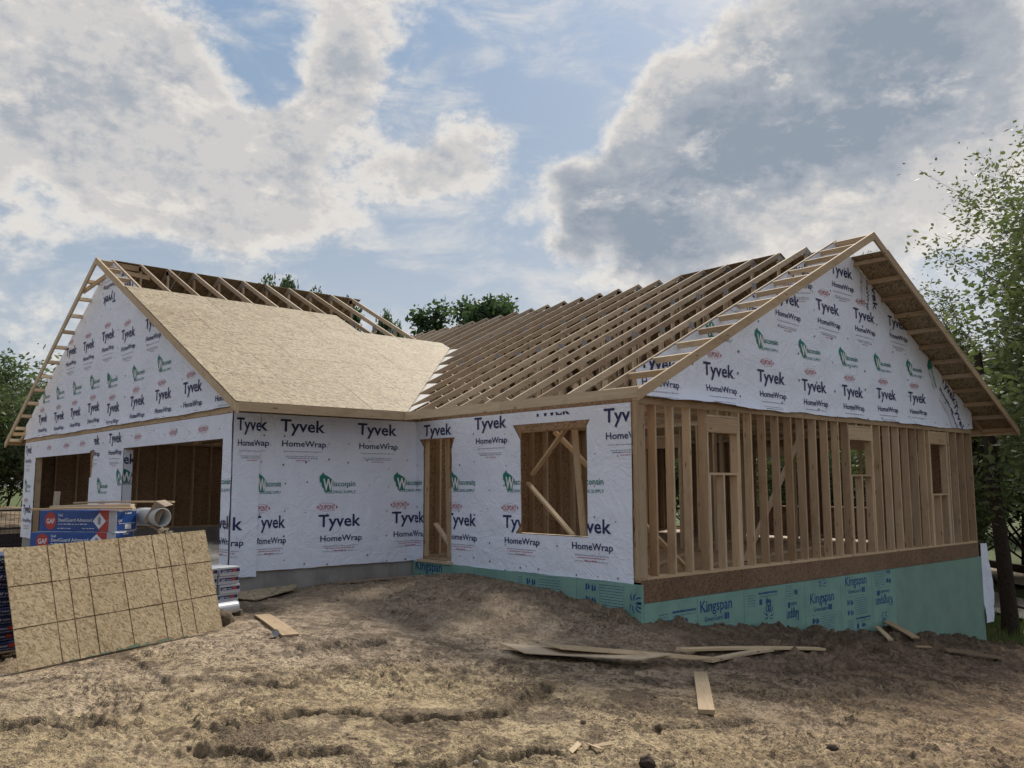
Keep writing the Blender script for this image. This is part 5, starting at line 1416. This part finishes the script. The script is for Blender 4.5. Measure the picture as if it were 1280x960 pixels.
TK['airy2'] = tree_meshes('airy2', 23, 15, 1.05, .24, 16000, .11, 'leaf_light', 'bark', clump=.38, levels=3, first=.28, nb=6)
TK['dense'] = tree_meshes('dense', 5, 11, 1.0, .2, 15000, .15, 'leaf_mid', 'bark', clump=.5, levels=3, first=.12, nb=6)
TK['dark'] = tree_meshes('dark', 8, 14, .8, .25, 16000, .24, 'leaf_dark', 'bark', clump=.5, levels=3, first=.3, nb=6)
TK['bushy'] = tree_meshes('bushy', 31, 5.5, 1.25, .10, 12000, .14, 'leaf_mid', 'bark', clump=.45, levels=3, first=.02, nb=6)
TK['thin'] = tree_meshes('thin', 17, 10, .75, .12, 4000, .15, 'leaf_dark', 'bark', clump=.4, levels=3, first=.35, nb=5)
_, TKbare = None, tree_meshes('bare', 19, 9, .6, .07, 40, .05, 'leaf_dark', 'barkL', levels=3, first=.3, nb=5)
TK['bare'] = (TKbare[0], None)
def G_(x, y): return (x, y, float(base_h(np.array([x]), np.array([y]))[0])-.05)
# right side
tr_ = MB(); tr_.tube([(0, 0, -.3), (.05, .02, .8), (-.04, .05, 2.2), (-.18, .1, 3.6), (-.3, .1, 5.2), (-.5, .2, 7.5)], [.24, .20, .18, .16, .14, .09], 12, cap=False)
tr_.tube([(-.04, .05, 1.3), (-.6, .4, 1.9), (-1.1, .8, 2.8)], [.05, .035, .015], 6, cap=False); tr_.tube([(0, .0, .9), (.5, -.3, .75), (1.1, -.6, .45)], [.04, .025, .01], 5, cap=False)
TK['big'] = (tr_.mesh('trunk', M['bark'], True), tree_meshes('b', 41, 8.5, 1.0, .2, 15000, .11, 'leaf_mid', 'bark', clump=.45, levels=3, first=.17, nb=6)[1])
tree('big', G_(15.6, .75), 'tree with a dark leaning trunk standing just right of the house corner')
tree('airy', G_(20.0, 3.4), 'tall airy olive green tree with open branches behind the right gable', .6, .62)
tree('airy2', G_(25.4, -.5), 'tallest light green tree rising at the right edge of the picture', 1.9, .82)
tree('airy', G_(27.0, 7.5), 'airy tree further back, half hidden by the right gable slope', 2.4, .5)
tree('dense', G_(24.5, 5.8), 'dense mid green tree low behind the right gable eave', .3, .42)
tree('dense', G_(22.5, -1.0), 'dense green tree at the right edge behind the dark trunk', 2.2, .45)
tree('dense', G_(29.0, 3.2), 'dense green tree beyond the road at the right edge', 4.0, .5)
tree('dark', G_(31.5, 8.5), 'dark green tree beyond the road, left of the dark trunk', 1.0, .5)
for i, (x, y, k_, rz_) in enumerate(((19.0, 5.0, .8, 0), (21.5, 6.8, .9, 1.3), (26.0, 1.0, .9, 2.1), (33, 5.5, 1.1, .7), (36, 9, 1.2, 3.0), (17.8, 7.5, .75, 5.0), (38, 2, 1.2, 1))):
    tree('bushy', G_(x, y), ('round green bush low behind the right house corner', 'green bush behind the right eave', 'bush right of the dark trunk across the grass', 'bush beyond the road', 'large bush far beyond the road', 'bush hidden behind the back wall', 'far bush at the right edge')[i], rz_, k_, name='green_bush')
# behind the house, seen over the roofs and through the openings
tree('dark', G_(28.0, 39.4), 'dark green tree top above the roof valley, left of two', .2, .85, kz=1.03)
tree('dark', G_(31.3, 39.2), 'dark green tree top above the roof valley, right of two', 2.1, .75, kz=1.05)
tree('dark', G_(18.5, 47.8), 'dark green tree top over the garage ridge, leftmost', 1.2, .42, kz=1.09)
tree('dark', G_(22.0, 46.0), 'dark green tree top over the garage ridge beside the leftmost one', 3.3, .40, kz=1.02)
tree('dark', G_(25.4, 45.0), 'dark green tree seen between the last garage rafters', 4.4, .36, kz=.95)
tree('thin', G_(43.8, 46.4), 'pale sparse tree top just above the main ridge', .4, .9, kz=1.5)
for i in range(16):
    x = 24+13*math.cos(i*.9)*.4+i*1.1; y = 30-i*1.9
    tree('bushy' if i % 3 else 'dense', G_(x, y), 'green tree in the belt behind the house, seen through the stud wall openings', i*1.3, 1.1 if i % 3 else .75, group='belt of trees behind the house')
# left side
tree('thin', G_(-.9, 28.6), 'dark leafed slender tree left of the garage, beside the roof ladder', .5, .50, kz=.60)
tree('thin', G_(.3, 31.0), 'dark leafed tree close behind the garage corner on the left', 2.6, .42, kz=.52)
tree('bare', G_(-1.6, 27.2), 'nearly leafless thin tree at the left edge', .3, .5, name='bare_tree', kz=.72)
tree('dark', G_(-1.2, 38.0), 'dark tree at the left edge, cut by the frame', 1.5, .32, kz=.38)
for i, (x, y, k_) in enumerate(((-2.5, 33, .8), (-.2, 35, .9), (-4.5, 36, 1.0), (2.5, 37, .9), (-3.4, 41, 1.3))):
    tree('bushy', G_(x, y), ('green bush behind the black fence, nearest', 'green bush behind the black fence, close to the garage', 'green bush behind the fence at the left edge', 'bush hidden behind the garage', 'large far bush beyond the fence')[i], i*1.1, k_, name='green_bush')
for i in range(14):
    aa = R(48.3+38-i*.5*0+i*4.5); dd = 75+10*math.sin(i*2.2); x = -9.5+math.cos(aa)*dd; y = -8+math.sin(aa)*dd
    tree('dense', G_(x, y), 'distant green tree in the row beyond the plot on the left', i, 1.0, group='distant trees beyond the plot')
for i in range(22):
    aa = R(48.3-38+i*3.4); dd = 85+9*math.sin(i*1.7); x = -9.5+math.cos(aa)*dd; y = -8+math.sin(aa)*dd
    tree('dense' if i % 2 else 'bushy', G_(x, y), 'distant green tree in the row far behind the house', i*1.7, .8 if i % 2 else 1.4, group='distant trees far behind the house')
# black fence and dirt pile on the left
fe = empty('black_fence', (-3.4, 23.2, float(base_h(-3.4, 23.2))), R(20)); tag(fe, 'black wire mesh fence with dark posts at the left edge', 'fence')
for i in range(5): MB().box(-3+i*1.35, -2.93+i*1.35, -.035, .035, -.1, 1.25).build('post', M['black'], fe)
for z_ in (.05, .55, 1.12): MB().box(-3, 2.47, -.02, .02, z_, z_+.06).build('rail', M['black'], fe)
for i in range(38): MB().box(-2.98+i*.143, -2.972+i*.143, -.004, .004, 0, 1.15).build('wire', M['black'], fe)
for i in range(8): MB().box(-3, 2.47, -.0035, .0045, .1+i*.13, .107+i*.13).build('wire', M['black'], fe)
MB().box(-3, 2.47, .022, .027, .0, .42).build('black_cloth', M['black'], fe)
bm = bmesh.new(); bmesh.ops.create_icosphere(bm, subdivisions=5, radius=1)
for v in bm.verts:
    n = v.co.normalized(); r_ = 1+.25*float(pn(np.array(n.x*2.1), np.array(n.y*2.1+n.z)))+.07*float(fbm(np.array(n.x*4), np.array(n.y*4+n.z*3), 1.0, 3)); v.co = Vector((n.x*3.4, n.y*2.0, max(n.z, -.1)*1.5))*r_
me = bpy.data.meshes.new('dirt_pile'); bm.to_mesh(me); bm.free(); me.materials.append(M['soil_clod']); o = mobj('dirt_pile', me, None, G_(-3.0, 27.5)); tag(o, 'heap of brown earth behind the black fence on the left', 'dirt pile')
thing_board('loose_board', 'long pale plank lying on the ground left of the garage corner', 'board', (-9.5, 19.0), (-4.6, 19.9), .28, .05, 'fresh', lift=.06)
# road, far bank and grass on the right
def strip(name, p, q, wd, mt, lift, kind, label, cat=None):
    p = Vector((*p, 0)); q = Vector((*q, 0)); d = (q-p).normalized(); n = Vector((-d.y, d.x, 0)); L = (q-p).length; k_ = int(L/1.0); vs = []; nn = 5
    for i in range(k_+1):
        for j in range(nn):
            c = p+d*(L*i/k_)+n*(wd*(j/(nn-1)-.5)); z_ = float(ground_z(np.array([c.x]), np.array([c.y]))[0]); vs.append((c.x, c.y, z_+lift))
    fs = [(i*nn+j, (i+1)*nn+j, (i+1)*nn+j+1, i*nn+j+1) for i in range(k_) for j in range(nn-1)]
    me = new_mesh(name, vs, fs, M[mt], True)
    if me.polygons[0].normal.z < 0: me.flip_normals()
    o = mobj(name, me); tag(o, label, cat, kind=kind); return o
M['asphalt'] = plain('road_surface', (.30, .285, .26), .9, .15, 3, .2, .2)
M['tan_bank'] = plain('tan_gravel_bank', (.36, .29, .22), .9, .2, 3, .2, .2)
strip('road', (12, -9), (32, 14), 3.2, 'asphalt', .12, 'structure', 'pale road crossing behind the dark tree trunk on the right')
strip('gravel_bank', (24.5, -3), (40, 12), 4.5, 'tan_bank', .16, 'structure', 'tan gravel ground beyond the road')
# low dark retaining wall beyond
bw = MB(); bw.box(-9, 9, -.12, .12, -.3, .55); o = bw.build('retaining_wall', M['dark_soil'], None, G_(35.5, 6.8), (0, 0, R(48))); tag(o, 'low dark wall beyond the road on the right', 'wall')
# grass
gr = np.random.RandomState(5); ng = 26000
gx0 = 10+gr.rand(ng)*16; gy0 = -8+gr.rand(ng)*16
rad_ = np.hypot(gx0, gy0); kk = (rad_ > 13.2+1.5*pn(gx0*.8, gy0*.8)) & (gx0 > 12.6) & ~((gx0 < 12.6) & (gy0 > 0))
# keep off the road
dvec = np.array([20, 23.])/np.hypot(20, 23); off_ = (gx0-12)*(-dvec[1])+(gy0+9)*dvec[0]; kk &= np.abs(off_) > 1.75
gx0, gy0 = gx0[kk], gy0[kk]; n = len(gx0); zz_ = ground_z(gx0, gy0); hgt = .10+.28*gr.rand(n)**1.5; a_ = gr.rand(n)*6.28; wv_ = .012+.01*gr.rand(n); lx = gr.normal(0, .07, n); ly = gr.normal(0, .07, n)
v = np.stack([np.stack([gx0-np.cos(a_)*wv_, gy0-np.sin(a_)*wv_, zz_], 1), np.stack([gx0+np.cos(a_)*wv_, gy0+np.sin(a_)*wv_, zz_], 1), np.stack([gx0+lx, gy0+ly, zz_+hgt], 1)], 1).reshape(-1, 3)
me = bpy.data.meshes.new('grass'); me.vertices.add(len(v)); me.vertices.foreach_set('co', v.ravel()); me.loops.add(n*3); me.loops.foreach_set('vertex_index', np.arange(n*3, dtype=np.int32)); me.polygons.add(n); me.polygons.foreach_set('loop_start', np.arange(n, dtype=np.int32)*3); me.update(calc_edges=True); me.materials.append(M['grass'])
o = mobj('grass', me); tag(o, 'long green grass beyond the right foundation corner', 'grass', kind='stuff')
